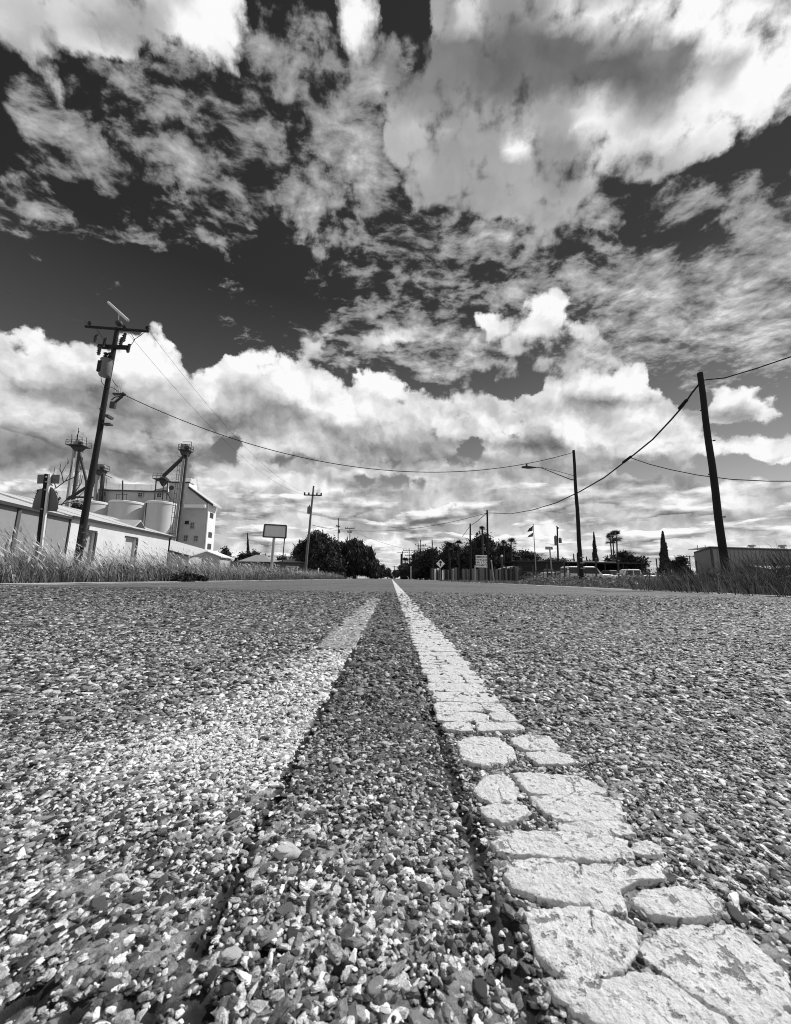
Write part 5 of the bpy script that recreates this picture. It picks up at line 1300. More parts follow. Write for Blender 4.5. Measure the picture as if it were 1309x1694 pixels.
# flagpole
YG = 40.0; p = at(888, 962, YG); t = at(882.5, 868, YG); bs = Vector((p.x, YG, -.12)); FP = thing('flagpole', bs, 'thin tall flagpole flying two small flags, one above the other', 'flagpole')
b = MB(); b.tube([(0, 0, 0), tuple(t - bs)], [.06, .035], 8); b.build('pole', m_metal, FP)
b = MB(); b.lathe([(.02, -.05), (.09, .03), (.02, .12)], t - bs, 8); b.build('finial', m_white, FP)
def flag(pts, m, nm='flag'):
    n_ = 10; vs = []
    (ax, ay), (bx, by), (cx2, cy2), (dx_, dy_) = pts   # hoist top, hoist bottom, fly bottom, fly top
    for i in range(n_ + 1):
        u = i / n_
        for j in range(5):
            v_ = j / 4
            x = (ax * (1 - v_) + bx * v_) * (1 - u) + (dx_ * (1 - v_) + cx2 * v_) * u; y_ = (ay * (1 - v_) + by * v_) * (1 - u) + (dy_ * (1 - v_) + cy2 * v_) * u
            P_ = at(x, y_, YG) - bs; P_.y += .12 * math.sin(u * 7 + v_); vs.append(P_)
    b = MB(); b.add(vs, [(i * 5 + j, (i + 1) * 5 + j, (i + 1) * 5 + j + 1, i * 5 + j + 1) for i in range(n_) for j in range(4)]); return b.build(nm, m, FP, smooth=True)
flag([(882, 869.5), (882, 878), (873, 880), (876, 874)], mat('dark_flag', .05, .9, .9, 1.5))
flag([(882.3, 881), (882.5, 887.5), (873, 889), (876, 885)], mat('dim_flag', .12, .9, .9, 1.5))

# warehouse
m_wh = mat('ribbed_metal_wall', .22, .6, .12, .5); m_whr = mat('pale_metal_roof', .7, .5, .1, .4)
YH = 50.0
c1 = at(1182, 965, YH); bs = Vector((c1.x, YH, -.12)); WA = thing('warehouse', bs, 'long low grey metal warehouse with a pale roof edge at the right', 'warehouse')
pk = at(1182, 907, YH) - bs; cl = at(1148, 914.5, 55) - bs; cr = at(1480, 913.5, 54) - bs
pk.z += 0
b = MB(); b.prism([(0, 0, 0), (cr.x, cr.y, 0), (cr.x, cr.y, pk.z), (0, 0, pk.z)], (0, .2, 0)); b.build('front_wall', m_wh, WA)
b = MB(); b.prism([(-.01, 0, 0), (cl.x, cl.y, 0), (cl.x, cl.y, cl.z), (-.01, 0, pk.z)], (.12, .12, 0)); b.build('gable_wall', m_wh, WA)
b = MB(); b.beam((0, -.12, pk.z + .05), (cr.x, cr.y - .12, pk.z + .05), .1, .22); b.build('gutter', m_darkmetal, WA)
b = MB(); b.prism([(-.1, -.25, pk.z + .17), (cr.x, cr.y - .25, pk.z + .17), (cr.x, cr.y + 6, pk.z + .75), (cl.x, cl.y + 1, cl.z + .5)], (0, 0, .08)); b.build('roof', m_whr, WA)
b = MB(); b.beam((-.1, -.1, pk.z + .02), (cl.x, cl.y - .1, cl.z + .02), .12, .2); b.build('barge_board', m_darkmetal, WA)
for k in range(46):
    x = .4 + k * (cr.x - .8) / 45; y_ = cr.y * x / cr.x
    o = None
    if k == 0: b = MB(); b.box((0, -.03, pk.z / 2 - .1), (.07, .06, pk.z - .25)); rib0 = b.build('wall_rib', m_wh, WA); rib0.location = (x, y_, .05)
    else: o = bpy.data.objects.new('wall_rib', rib0.data); link(o, WA); o.location = (x, y_, .05)
b = MB(); b.box((2.0, -.12, pk.z / 2), (.14, .12, pk.z)); b.build('downpipe', m_metal, WA)
b = MB(); b.box((.08, -.06, pk.z / 2), (.2, .12, pk.z)); b.build('corner_post', m_darkmetal, WA)
b = MB(); p = at(1173, 914, 51.4) - bs; b.box(p, (.7, .5, .35)); b.build('wall_vent', m_darkmetal, WA)
for px in (1244, 1295):
    b = MB(); p = at(px, 904.5, 53) - bs; b.lathe([(.25, -.5), (.25, 0), (.5, .05), (.4, .25)], p, 12); b.build('roof_vent', m_metal, WA)
for px, h in ((1155, 5), (1168, 3)): 
    b = MB(); p = at(px, 912, 54) - bs; b.tube([p, p + Vector((0, 0, .9))], .04, 6); b.build('vent_pipe', m_darkmetal, WA)
q0, q1 = at(1271, 938, 47.5) - bs, at(1480, 940, 51) - bs
b = MB(); n_ = 22
for k in range(n_):
    a, c = q0.lerp(q1, k / n_), q0.lerp(q1, (k + .8) / n_)
    b = MB(); b.prism([a + Vector((0, 3, .35)), c + Vector((0, 3, .35)), c + Vector((0, 0, -.25)), a + Vector((0, 0, -.25))], (0, 0, .06)); b.build('awning_sheet', m_white, WA)
b = MB(); b.box((q0.x + 6, 1.0 + q0.y + 1.5, 1.0), (12, 3, 1.6)); b.build('under_awning_block', mat('under_awning_dark', .03, .8, .4, 2), WA)  # dark box filling the space beneath the awning

# ------------------------------------------------------------------ vehicles
m_tyre = mat('tyre', .02, .85, .15); m_rim = mat('steel_rim', .35, .4, .1); m_lampg = mat('lamp_lens', .7, .2, .05)
def wheel(root, c, r, w):
    b = MB(); b.lathe([(r * .55, -w / 2), (r * .95, -w / 2), (r, -w * .35), (r, w * .35), (r * .95, w / 2), (r * .55, w / 2)], (0, 0, 0), 20, axis='Y'); wo_ = b.build('wheel', m_tyre, root, smooth=True); wo_.location = c
    b = MB(); b.lathe([(r * .56, -w * .52), (r * .5, -w * .3), (r * .15, -w * .42), (.02, -w * .45)], (0, 0, 0), 14, axis='Y'); rm = b.build('rim', m_rim, wo_, smooth=True)
    return wo_
def vehicle(px, Y, rz, label, cat, kind, paint, L_=4.6, Wd=1.8, gz=-.10):
    """body from side profiles lofted across the width: x is length"""
    p = at(px, 955, Y); V = thing(cat.replace(' ', '_'), Vector((p.x, Y, gz)), label, cat, None, rz); h = L_ / 2
    if kind == 'sedan':
        low = [(-h, .35), (-h, .78), (-h + .12, .88), (-h + .8, .92), (h - 1.15, .90), (h - .25, .74), (h, .62), (h, .30)]
        cab = [(-h + .55, .90), (-h + 1.15, 1.32), (-h + 1.6, 1.42), (-h + 2.4, 1.42), (h - 1.95, 1.32), (h - 1.15, .89)]
    elif kind == 'pickup':
        low = [(-h, .5), (-h, 1.05), (-h + 1.9, 1.08), (-h + 2.0, 1.02), (h - 1.3, 1.05), (h - .15, .98), (h, .85), (h, .42)]
        cab = [(-h + 1.95, 1.03), (-h + 2.05, 1.62), (-h + 2.25, 1.74), (h - 2.0, 1.74), (h - 1.75, 1.66), (h - 1.25, 1.04)]
    else:  # camper shell pickup
        low = [(-h, .5), (-h, 1.05), (-h + 2.0, 1.08), (h - 1.4, 1.08), (h - .3, 1.02), (h, .85), (h, .42)]
        cab = [(-h + .02, 1.05), (-h + .1, 1.75), (-h + .3, 1.88), (h - 2.3, 1.90), (h - 1.95, 1.70), (h - 1.45, 1.06)]
    def loft(prof, y_, inset, nm, m, par):
        n_ = len(prof); vs = []
        zmax = max(z for _, z in prof); zmin = min(z for _, z in prof)
        for yy, ins in ((-y_, 1), (-y_ * .93, 0), (y_ * .93, 0), (y_, 1)):
            for x, z in prof:
                k = (z - zmin) / (zmax - zmin + 1e-6)
                vs.append((x * (1 - .02 * ins), yy * (1 - inset * k), z - .04 * ins * k))
        fs = [tuple(range(n_)), tuple(reversed(range(3 * n_, 4 * n_)))]
        for r_ in range(3):
            for i in range(n_): fs.append((r_ * n_ + i, (r_ + 1) * n_ + i, (r_ + 1) * n_ + (i + 1) % n_, r_ * n_ + (i + 1) % n_))
        b = MB().add(vs, fs); return b.build(nm, m, par)
    body = loft(low, Wd / 2, .06, 'body', paint, V); cabn = loft(cab, Wd / 2 * .92, .16, 'cabin', paint, V)
    # glass, set just proud of the cabin
    x0, x1 = cab[0][0], cab[-1][0]; zb, zt_ = cab[0][1] + .06, max(z for _, z in cab) - .14
    xs0, xs1 = cab[1][0] + .12, cab[-2][0] - .1
    for s_ in (-1, 1):
        for a, c in (((xs0 * .999, (xs0 + xs1) / 2 - .05), None), (((xs0 + xs1) / 2 + .05, xs1), None)):
            xa, xc = a if isinstance(a, tuple) else (a, c)
            ya = s_ * Wd / 2 * .92 * (1 - .16 * .15) * 1.004; yt2 = s_ * Wd / 2 * .92 * (1 - .16 * .78) * 1.004
            b = MB(); b.prism([(xa, ya, zb), (xc + (.25 if xc == xs1 else 0), ya, zb), (xc, yt2, zt_), (xa, yt2, zt_)], (0, s_ * .01, 0)); b.build('side_window', m_glass, cabn)
    (xa, za), (xb, zb2) = cab[-1], cab[-2]; yw = Wd / 2 * .74
    b = MB(); b.prism([(xa - .04, -yw, za + .08), (xa - .04, yw, za + .08), (xb - .02, yw * .94, zb2 - .02), (xb - .02, -yw * .94, zb2 - .02)], (.05, 0, .02)); b.build('windscreen', m_glass, cabn)
    (xa, za), (xb, zb2) = cab[0], cab[1]
    b = MB(); b.prism([(xa, -yw, za + .1), (xa, yw, za + .1), (xb, yw * .9, zb2 - .04), (xb, -yw * .9, zb2 - .04)], (-.04, 0, .01)); b.build('rear_window', m_glass, cabn)
    wr = .33 if kind == 'sedan' else .38
    for x in (-h + .85, h - .85):
        for s_ in (-1, 1): wheel(V, (x, s_ * (Wd / 2 - .10), wr), wr, .2)
    for s_ in (-1, 1):
        b = MB(); b.box((h + .005, s_ * Wd * .36, .68 if kind == 'sedan' else .78), (.04, .34, .15)); b.build('headlight', m_lampg, V, bevel=.01)
        b = MB(); b.box((-h - .005, s_ * Wd * .42, .8), (.04, .14, .2)); b.build('tail_light', m_glass, V)
    b = MB(); b.box((h + .01, 0, .70), (.04, Wd * .42, .2)); b.build('grille', m_black, V)
    for s_ in (-1, 1):
        b = MB(); b.box((s_ * (h + .06), 0, .46), (.12, Wd * .96, .16)); b.build('bumper', m_rim, V, bevel=.02)
    if kind == 'pickup':
        b = MB(); b.box((-h + .98, 0, 1.065), (1.7, Wd * .78, .03)); b.build('bed', m_black, V)
    return V
m_car1 = mat('silver_paint', .34, .35, .05, 1, spec=.6); m_car2 = mat('white_vehicle_paint', .66, .4, .08, 1, spec=.5); m_car3 = mat('dark_car_paint', .05, .3, .1, 1, spec=.6); m_car4 = mat('dusty_grey_paint', .22, .5, .15, 1)
vehicle(484, 55, -math.pi / 2, 'old light pickup facing the road in front of the long low house', 'pickup truck', 'pickup', m_car4, 4.9, 2.1)
vehicle(912, 50, 0.12, 'silver sedan parked behind the name sign post', 'car', 'sedan', m_car1, 4.5)
vehicle(884, 54, -1.2, 'grey car parked behind the flagpole foot', 'car', 'sedan', m_car4, 4.3)
vehicle(900, 59, 0.1, 'dark car parked behind the silver sedan', 'car', 'sedan', m_car3, 4.9)
vehicle(934, 46, -1.4, 'white fronted sedan facing the road between the name sign and the street light pole', 'car', 'sedan', m_car1, 4.4)
vehicle(972, 42, 0.06, 'white pickup with a camper shell behind the street light pole', 'pickup truck', 'camper', m_car2, 5.4, 1.95)
vehicle(1046, 44, math.pi - .15, 'white pickup with a pale roof half hidden by weeds', 'pickup truck', 'pickup', m_car2, 5.4, 1.95)
vehicle(1075, 60, 0.2, 'pale car low behind the weeds right of the white pickup', 'car', 'sedan', m_car2, 4.4)
vehicle(1098, 58, math.pi + .1, 'light sedan behind the weeds under the tall cypress', 'car', 'sedan', m_car1, 4.5)
vehicle(1122, 70, 0.1, 'pale car farther back left of the warehouse', 'car', 'sedan', m_car2, 4.5)
vehicle(1008, 49, -1.1, 'dark pickup nose-on between the two white pickups', 'pickup truck', 'pickup', m_car3, 5.0, 1.9)
# leaning dark stays in the weeds
for (xa, ya, xb, yb2, Y, lab) in ((1155, 966, 1131, 938, 30, 'dark leaning stake slanting out of the weeds left of the warehouse'), (1089, 958, 1086, 924, 40, 'thin black post left of the tall right cypress'), (1154, 952, 1152, 928, 45, 'thin dark post at the left corner of the warehouse')):
    p, t = at(xa, ya, Y), at(xb, yb2, Y); Q = thing('stake', Vector((p.x, Y, -.1)), lab, 'stake'); b = MB(); b.tube([(0, 0, 0), tuple(t - Vector((p.x, Y, -.1)))], .06, 7); b.build('shaft', m_darkmetal, Q)
    b = MB(); b.tube([tuple((t - Vector((p.x, Y, -.1))) * .97), tuple((t - Vector((p.x, Y, -.1))) * 1.0)], .075, 7); b.build('cap', m_darkmetal, Q)

# ------------------------------------------------------------------ trees
m_leaf = mat('dark_foliage', 1.0, .75, .3, 3, attr='tone', spec=.25)
m_bark = mat('bark', .06, .9, .4, 4, bump=.6, bscale=20)
def leaf_cloud(blobs, n, size, rng, tone=(.02, .07), stretch=1.0, droop=0.0, shell=.5):
    """quads spread through lumpy ellipsoids; blobs: (x, y, z, rx, ry, rz)"""
    bl = np.array(blobs, float); vol = np.prod(bl[:, 3:], 1) ** .75; idx = rng.choice(len(bl), n, p=vol / vol.sum())
    d = rng.normal(size=(n, 3)); d /= np.linalg.norm(d, axis=1)[:, None]
    r = rng.random(n) ** (1 / 3) * (1 - shell) + shell * rng.random(n) ** .15
    lump = 1 + .22 * np.sin(d[:, 0] * 5 + idx) * np.sin(d[:, 2] * 6 + idx * 2) + .12 * np.sin(d[:, 1] * 11 + idx) * np.sin(d[:, 2] * 13)
    r = r * lump * (1 + .10 * rng.exponential(1, n) * (rng.random(n) < .22))
    c = bl[idx, :3] + d * r[:, None] * bl[idx, 3:]
    ax = rng.normal(size=(n, 3)); ax[:, 2] -= droop; ax += d * .5; ax /= np.linalg.norm(ax, axis=1)[:, None]
    bx = np.cross(ax, rng.normal(size=(n, 3))); bx /= np.linalg.norm(bx, axis=1)[:, None]
    s = size * rng.uniform(.5, 1.4, n)[:, None]
    ax = ax * s * stretch; bx = bx * s * .5
    V = np.stack([c - ax * .5, c + bx * .5, c + ax * .5, c - bx * .5], 1).reshape(-1, 3)
    Fq = np.arange(n * 4).reshape(n, 4)
    # clumps of lighter and darker growth
    cl = np.sin(c[:, 0] * 2.1 + c[:, 2] * 1.3) * np.sin(c[:, 1] * 1.7 - c[:, 2] * 2.3)
    t = tone[0] + (tone[1] - tone[0]) * np.clip(.5 + .35 * cl + rng.normal(0, .22, n), 0, 1.6)
    return V, Fq, np.repeat(t, 4)
def core(blobs, k=.72):
    b = MB()
    for (x, y, z, rx, ry, rz) in blobs:
        vs, fs = dome_full(); b.add([(x + vx * rx * k * (1 + .18 * math.sin(vy * 5 + x)), y + vy * ry * k, z + vz * rz * k * (1 + .15 * math.sin(vx * 6 + z))) for vx, vy, vz in vs], fs)
    return b
def dome_full(n=9, m=6):
    vs = [(0, 0, 1)]; fs = []
    for i in range(1, m):
        t = math.pi * i / m
        for j in range(n): a = 2 * math.pi * j / n; vs.append((math.sin(t) * math.cos(a), math.sin(t) * math.sin(a), math.cos(t)))
    vs.append((0, 0, -1)); L_ = len(vs) - 1
    for j in range(n):
        fs.append((0, 1 + j, 1 + (j + 1) % n)); fs.append((L_, 1 + (m - 2) * n + (j + 1) % n, 1 + (m - 2) * n + j))
        for i in range(m - 2): fs.append((1 + i * n + j, 1 + (i + 1) * n + j, 1 + (i + 1) * n + (j + 1) % n, 1 + i * n + (j + 1) % n))
    return vs, fs
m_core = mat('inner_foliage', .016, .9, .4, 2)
def tree(px0, px1, ytop, Y, label, n=3500, leaf=.35, seed=1, tone=(.015, .06), low=.08, group='dark trees along the road', ybase=None, nb=9, droop=0, stretch=1.3, cat='tree', name='tree', trunk=True, shell=.5, wide=1.0):
    rng = np.random.default_rng(seed)
    a, c = at(px0, 940, Y), at(px1, 940, Y); top = at((px0 + px1) / 2, ytop, Y).z + .1
    w = (c.x - a.x) * wide; h = top; bs = Vector(((a.x + c.x) / 2, Y, -.10))
    T = thing(name, bs, label, cat, group)
    blobs = [(0, 0, h * .52, w * .36, w * .34, h * .40)]
    for i in range(nb):
        an = 2 * math.pi * i / nb + rng.uniform(-.3, .3); rr = rng.uniform(.22, .34) * w; s = rng.uniform(.14, .22)
        blobs.append((math.cos(an) * rr, math.sin(an) * rr * .8, h * (low + rng.uniform(.20, .66)), w * s, w * s, h * rng.uniform(.14, .22)))
    blobs.append((rng.uniform(-.1, .1) * w, 0, h * .80, w * .2, w * .2, h * .18))
    blobs = [(x, y, min(z, h - rz * .95), rx, ry, rz) for x, y, z, rx, ry, rz in blobs]
    V, Q, t = leaf_cloud(blobs, n, leaf, rng, tone, stretch, droop, shell)
    keep = np.repeat(V.reshape(-1, 4, 3)[:, :, 2].min(1) > .02, 4); q = keep.reshape(-1, 4)[:, 0]
    V = V[keep]; t = t[keep]; Q = np.arange(len(V)).reshape(-1, 4)
    cr = np_mesh('crown', V, Q, m_leaf, T, {'tone': t})
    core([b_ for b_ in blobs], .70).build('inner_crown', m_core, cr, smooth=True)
    if trunk:
        b = MB(); r0 = max(.12, w * .035); b.tube([(0, 0, 0), (.1, 0, h * .2), (-.05, .1, h * .42), (.1, 0, h * .6)], [r0 * 1.3, r0, r0 * .8, r0 * .4], 9); b.build('trunk', m_bark, T, smooth=True)
        b = MB()
        for i in range(6):
            an = i * 1.05; b.tube([(0, 0, h * .22), (math.cos(an) * w * .14, math.sin(an) * w * .14, h * .42), (math.cos(an) * w * .28, math.sin(an) * w * .26, h * .58)], [r0 * .6, r0 * .4, r0 * .15], 6)
        b.build('limbs', m_bark, T, smooth=True)
    return T
def cypress(px, px0, px1, ytop, Y, label, seed=3, n=2200):
    rng = np.random.default_rng(seed); c = at(px, 945, Y); top = at(px, ytop, Y).z + .1; w = at(px1, 940, Y).x - at(px0, 940, Y).x
    tx = at(px - (958 - ytop) * .045, ytop, Y).x - c.x
    T = thing('cypress', Vector((c.x, Y, -.1)), label, 'tree', 'tall cypresses')
    z = rng.random(n) ** 1.15 * top; prof = w / 2 * (np.clip(1 - z / top, 0, 1) ** .85) * (1 - .35 * np.exp(-(z / top) * 14)) + .03
    a = rng.random(n) * 6.283; rr = prof * (.6 + .45 * rng.random(n)) * (1 + .15 * np.sin(z * 3 + a))
    cpos = np.stack([np.cos(a) * rr + tx * z / top, np.sin(a) * rr, z], 1); s = rng.uniform(.14, .40, n)[:, None]
    ax = np.stack([np.cos(a) * .25, np.sin(a) * .25, np.ones(n)], 1) * s; bx = np.stack([-np.sin(a), np.cos(a), np.zeros(n)], 1) * s * .35
    V = np.stack([cpos - ax * .5, cpos + bx, cpos + ax * .6, cpos - bx], 1).reshape(-1, 3)
    cr = np_mesh('crown', V, np.arange(len(V)).reshape(-1, 4), m_leaf, T, {'tone': np.repeat(rng.uniform(.012, .05, n), 4)})
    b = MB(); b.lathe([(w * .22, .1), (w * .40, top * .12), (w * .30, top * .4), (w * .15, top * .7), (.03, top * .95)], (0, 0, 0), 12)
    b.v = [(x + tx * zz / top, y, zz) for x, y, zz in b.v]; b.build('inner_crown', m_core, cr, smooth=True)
    b = MB(); b.tube([(0, 0, 0), (0, 0, top * .2)], [.16, .1], 8); b.build('trunk', m_bark, T)
    return T
def palm(pxb, pxt, ytop, Y, rad, label, seed=1, skirt=.0, group='fan palms', trunk_r=.16, nf=30):
    rng = np.random.default_rng(seed); p, t = at(pxb, 950, Y), at(pxt, ytop, Y); bs = Vector((p.x, Y, -.1)); T = thing('fan_palm', bs, label, 'palm tree', group)
    top = t - bs; c = top - Vector((0, 0, rad * .9))
    b = MB(); b.tube([(0, 0, 0), c * .5 + Vector((.05, 0, 0)), c], [trunk_r * 1.3, trunk_r, trunk_r * .9], 10); b.build('trunk', m_bark, T, smooth=True)
    V, tn = [], []
    for i in range(nf):
        el = rng.uniform(-.9, 1.45); az = rng.uniform(0, 6.283); d = Vector((math.cos(az) * math.cos(el), math.sin(az) * math.cos(el), math.sin(el)))
        side = d.cross(Vector((0, 0, 1))).normalized(); u2 = side.cross(d)
        L1_ = rad * rng.uniform(.40, .6); hub = c + d * L1_
        for k in range(11):
            th = (k - 5) / 5 * 1.25; dd = (d * math.cos(th) + side * math.sin(th)).normalized(); e_ = hub + dd * rad * rng.uniform(.42, .56) - Vector((0, 0, rad * .10 * rng.random()))
            pw_ = (side * math.cos(th) - d * math.sin(th)) * rad * .032
            m_ = hub.lerp(e_, .5)
            V += [hub, m_ + pw_, e_, m_ - pw_]; tn += [rng.uniform(.015, .05)] * 4
        pw_ = side * .03; V += [c - pw_, c + pw_, hub + pw_, hub - pw_]; tn += [.03] * 4
    V = np.array([tuple(v) for v in V]); np_mesh('crown', V, np.arange(len(V)).reshape(-1, 4), m_leaf, T, {'tone': np.array(tn)})
    if skirt:
        n = 500; z = rng.uniform(-skirt, 0, n); a = rng.random(n) * 6.283; rr = rad * (.34 - .2 * (-z / skirt)) + trunk_r
        pos = np.stack([np.cos(a) * rr + c.x, np.sin(a) * rr + c.y, c.z + z], 1); s = rng.uniform(.3, .6, n)[:, None]
        ax = np.stack([np.cos(a) * .3, np.sin(a) * .3, -np.ones(n)], 1) * s; bx = np.stack([-np.sin(a), np.cos(a), np.zeros(n)], 1) * .07
        V = np.stack([pos - ax * .5, pos + bx, pos + ax * .5, pos - bx], 1).reshape(-1, 3); np_mesh('dead_skirt', V, np.arange(len(V)).reshape(-1, 4), m_leaf, T, {'tone': np.repeat(rng.uniform(.03, .09, n), 4)})
    return T

# left of the road
tree(36, 78, 804, 44, 'dark spiky tree showing over the shed roof behind the route sign', 1500, .34, 5, low=.45, nb=6)
tree(97, 124, 829, 46, 'small dark tree crown over the shed roof below the left leg tower', 900, .30, 6, low=.5, nb=5)
tree(352, 388, 903, 105, 'low dark tree right of the grain elevator', 1600, .5, 7, nb=6)
tree(383, 412, 912, 112, 'low dark tree between the elevator and the small cypress', 1400, .5, 8, nb=6)
tree(402, 446, 909, 112, 'dark tree line piece behind the low hipped roof house', 1800, .5, 9, nb=7)
tree(452, 490, 917, 100, 'small dark trees seen under the blank billboard', 1200, .5, 10, nb=6)
cypress(413, 407, 418, 882, 115, 'thin pointed cypress left of the blank billboard', 4, 1400)
tree(487, 572, 876, 62, 'big round dark tree behind the slim pole', 10000, .36, 11, wide=1.15, tone=(.012, .075), nb=13, low=.0, stretch=1.8, shell=.35)
tree(556, 618, 890, 66, 'drooping dark tree at the right of the big round one', 8000, .34, 12, wide=1.3, tone=(.010, .05), droop=2.4, stretch=2.4, nb=11, low=-.06)
tree(596, 634, 921, 120, 'dark hedge like trees narrowing towards the vanishing point on the left', 3600, .5, 13, wide=1.3, nb=8, low=-.1)
tree(618, 643, 933, 190, 'small far tree at the left of the vanishing point', 1500, .7, 14, nb=6, low=-.1)
tree(632, 652, 939, 300, 'tiny farthest tree left of the vanishing point', 900, 1.0, 15, nb=5, low=-.1)
tree(536, 584, 893, 70, 'low dark growth joining the big round tree and the drooping one', 3500, .36, 71, wide=1.2, nb=9, low=-.1)
tree(474, 512, 905, 74, 'lower dark shrubby growth left of the big round tree', 2200, .34, 72, wide=1.2, nb=8, low=-.1)
# right of the road
tree(654, 676, 934, 210, 'small far tree at the right of the vanishing point', 1300, .7, 16, nb=6, low=-.1)
tree(646, 662, 942, 330, 'tiny farthest tree right of the vanishing point', 700, 1.0, 17, nb=5, low=-.1)
palm(672, 671, 921, 150, 2.6, 'shaggy palm standing before the left end of the tree row', 3, skirt=3.0)
tree(664, 692, 930, 125, 'dark bush mass below the shaggy palm', 1600, .5, 18, wide=1.45, nb=6, low=-.1)
tree(676, 712, 911, 100, 'flat topped dark tree at the left end of the tree row', 3200, .42, 19, wide=1.45, nb=9, low=-.08)
tree(690, 738, 903, 80, 'dark tree behind the diamond warning sign', 4200, .38, 20, wide=1.45, nb=9, low=-.08)
tree(722, 772, 894, 76, 'broad dark tree behind the board fence', 4200, .38, 21, wide=1.45, nb=10, low=-.08)
tree(762, 800, 888, 70, 'dark tree behind the short dark pole', 3600, .36, 22, wide=1.45, nb=9, low=-.08)
tree(776, 832, 878, 64, 'tallest pointed dark tree behind the truck sign', 5200, .34, 23, wide=1.45, nb=10, low=-.05, stretch=1.8)
tree(818, 866, 898, 70, 'dark tree right of the pole by the truck sign', 3800, .36, 24, wide=1.45, nb=9, low=-.05)
tree(852, 900, 912, 74, 'dark tree behind the flagpole', 3000, .36, 25, wide=1.45, nb=9, low=-.05)
tree(890, 948, 922, 74, 'low dark tree behind the parked silver sedan', 3000, .36, 26, wide=1.45, nb=9, low=-.05)
tree(936, 1004, 925, 80, 'low dark trees behind the street light pole', 3200, .4, 27, wide=1.45, nb=9, low=-.05)
for k_, (a_, b_, yt_, Y_, lb_) in enumerate(((676, 735, 908, 112, 'far dark tree filling the gap behind the flat topped tree'), (725, 790, 900, 108, 'far dark tree filling behind the broad dark tree'), (780, 850, 897, 106, 'far dark tree filling behind the truck sign trees'), (838, 900, 908, 104, 'far dark tree filling left of the flagpole'), (888, 960, 922, 106, 'far dark tree filling behind the dark building'))):
    tree(a_, b_, yt_, Y_, lb_, 3600, .5, 60 + k_, wide=1.5, nb=12, low=-.1, group='far dark trees behind the row')
palm(744, 743, 896, 70, 1.2, 'ragged palm top rising out of the tree row, left one', 6, group='palm tops above the tree row')
palm(760, 759, 893, 68, 1.2, 'ragged palm top just left of the short dark pole', 7, group='palm tops above the tree row')
palm(799, 798, 870, 60, .8, 'small palm tuft on top of the tallest dark tree', 8, group='palm tops above the tree row')
palm(834, 833, 893, 66, 1.0, 'small palm top right of the truck sign pole', 9, group='palm tops above the tree row')
palm(846, 845, 889, 64, 1.4, 'larger palm top with upright fronds left of the flagpole', 10, group='palm tops above the tree row')
palm(1015, 1009, 883, 95, 1.7, 'left palm of the three slender ones', 11, group='three slender palms', nf=40)
palm(1017, 1013, 878, 92, 1.8, 'middle palm of the three slender ones', 12, group='three slender palms', nf=40)
palm(1021, 1019.5, 876.5, 88, 1.8, 'right and tallest palm of the three slender ones', 13, group='three slender palms', nf=40)
cypress(986, 976, 992, 881, 78, 'tall thin cypress right of the street light pole', 5, 1800)
cypress(1100, 1088, 1112, 880, 50, 'tall dark cypress between the yard and the warehouse', 6, 3000)
for px, yt, lab in ((951, 917, 'small pointed cypress tip left of the street light pole'), (957, 915, 'small pointed cypress tip just left of the street light pole'), (972, 921, 'small pointed cypress tip right of the street light pole')): cypress(px, px - 3, px + 3, yt, 85, lab, px, 500)
tree(996, 1074, 910, 62, 'wide rounded dark tree under the three palms', 6500, .34, 28, nb=12, low=-.05)
tree(1108, 1146, 917, 62, 'dark tree left of the warehouse corner', 2600, .32, 29, nb=7, low=.05)
tree(1080, 1118, 938, 60, 'low dark bush at the foot of the tall right cypress', 1300, .3, 30, nb=6, low=-.05)

# bare branches beside the left leg tower
rngb = random.Random(4)
p = at(100, 905, 42); BT = thing('bare_tree', Vector((p.x, 42, -.1)), 'leafless thin branched tree left of the transformer pole', 'tree')
b = MB()
def grow(p, q, r):
    b.tube([p, (Vector(p) + Vector(q)) / 2 + Vector((rngb.uniform(-.1, .1), 0, .1)), q], [r, r * .8, r * .6], 6)
def LBt(px, py, dy=0): return at(px, py, 42 + dy) - BT.location
b.tube([(0, 0, 0), LBt(96, 870), LBt(93, 846)], [.2, .16, .12], 8); b.build('trunk', m_bark, BT, smooth=True)
b = MB()
tw = [((93, 846), (110, 826), (124, 814)), ((110, 826), (130, 822), (146, 806)), ((93, 846), (88, 812), (92, 806)), ((92, 808), (108, 796), (116, 783)), ((108, 796), (122, 790), (133, 778)), ((116, 783), (119, 771), (120, 763)),
      ((92, 806), (88, 790), (91, 772)), ((105, 798), (102, 783), (110, 768)), ((133, 778), (134, 772), (137, 765)), ((124, 814), (134, 800), (137, 786)), ((102, 783), (99, 776), (101, 765)), ((112, 768), (113, 764), (112, 758)), ((96, 835), (120, 830), (140, 825))]
for k, t3 in enumerate(tw):
    b = MB(); b.tube([LBt(x, y, .3 * math.sin(k)) for x, y in t3], [.07 if k < 3 else .05, .045, .018], 6); b.build('branch', m_bark, BT, smooth=True)

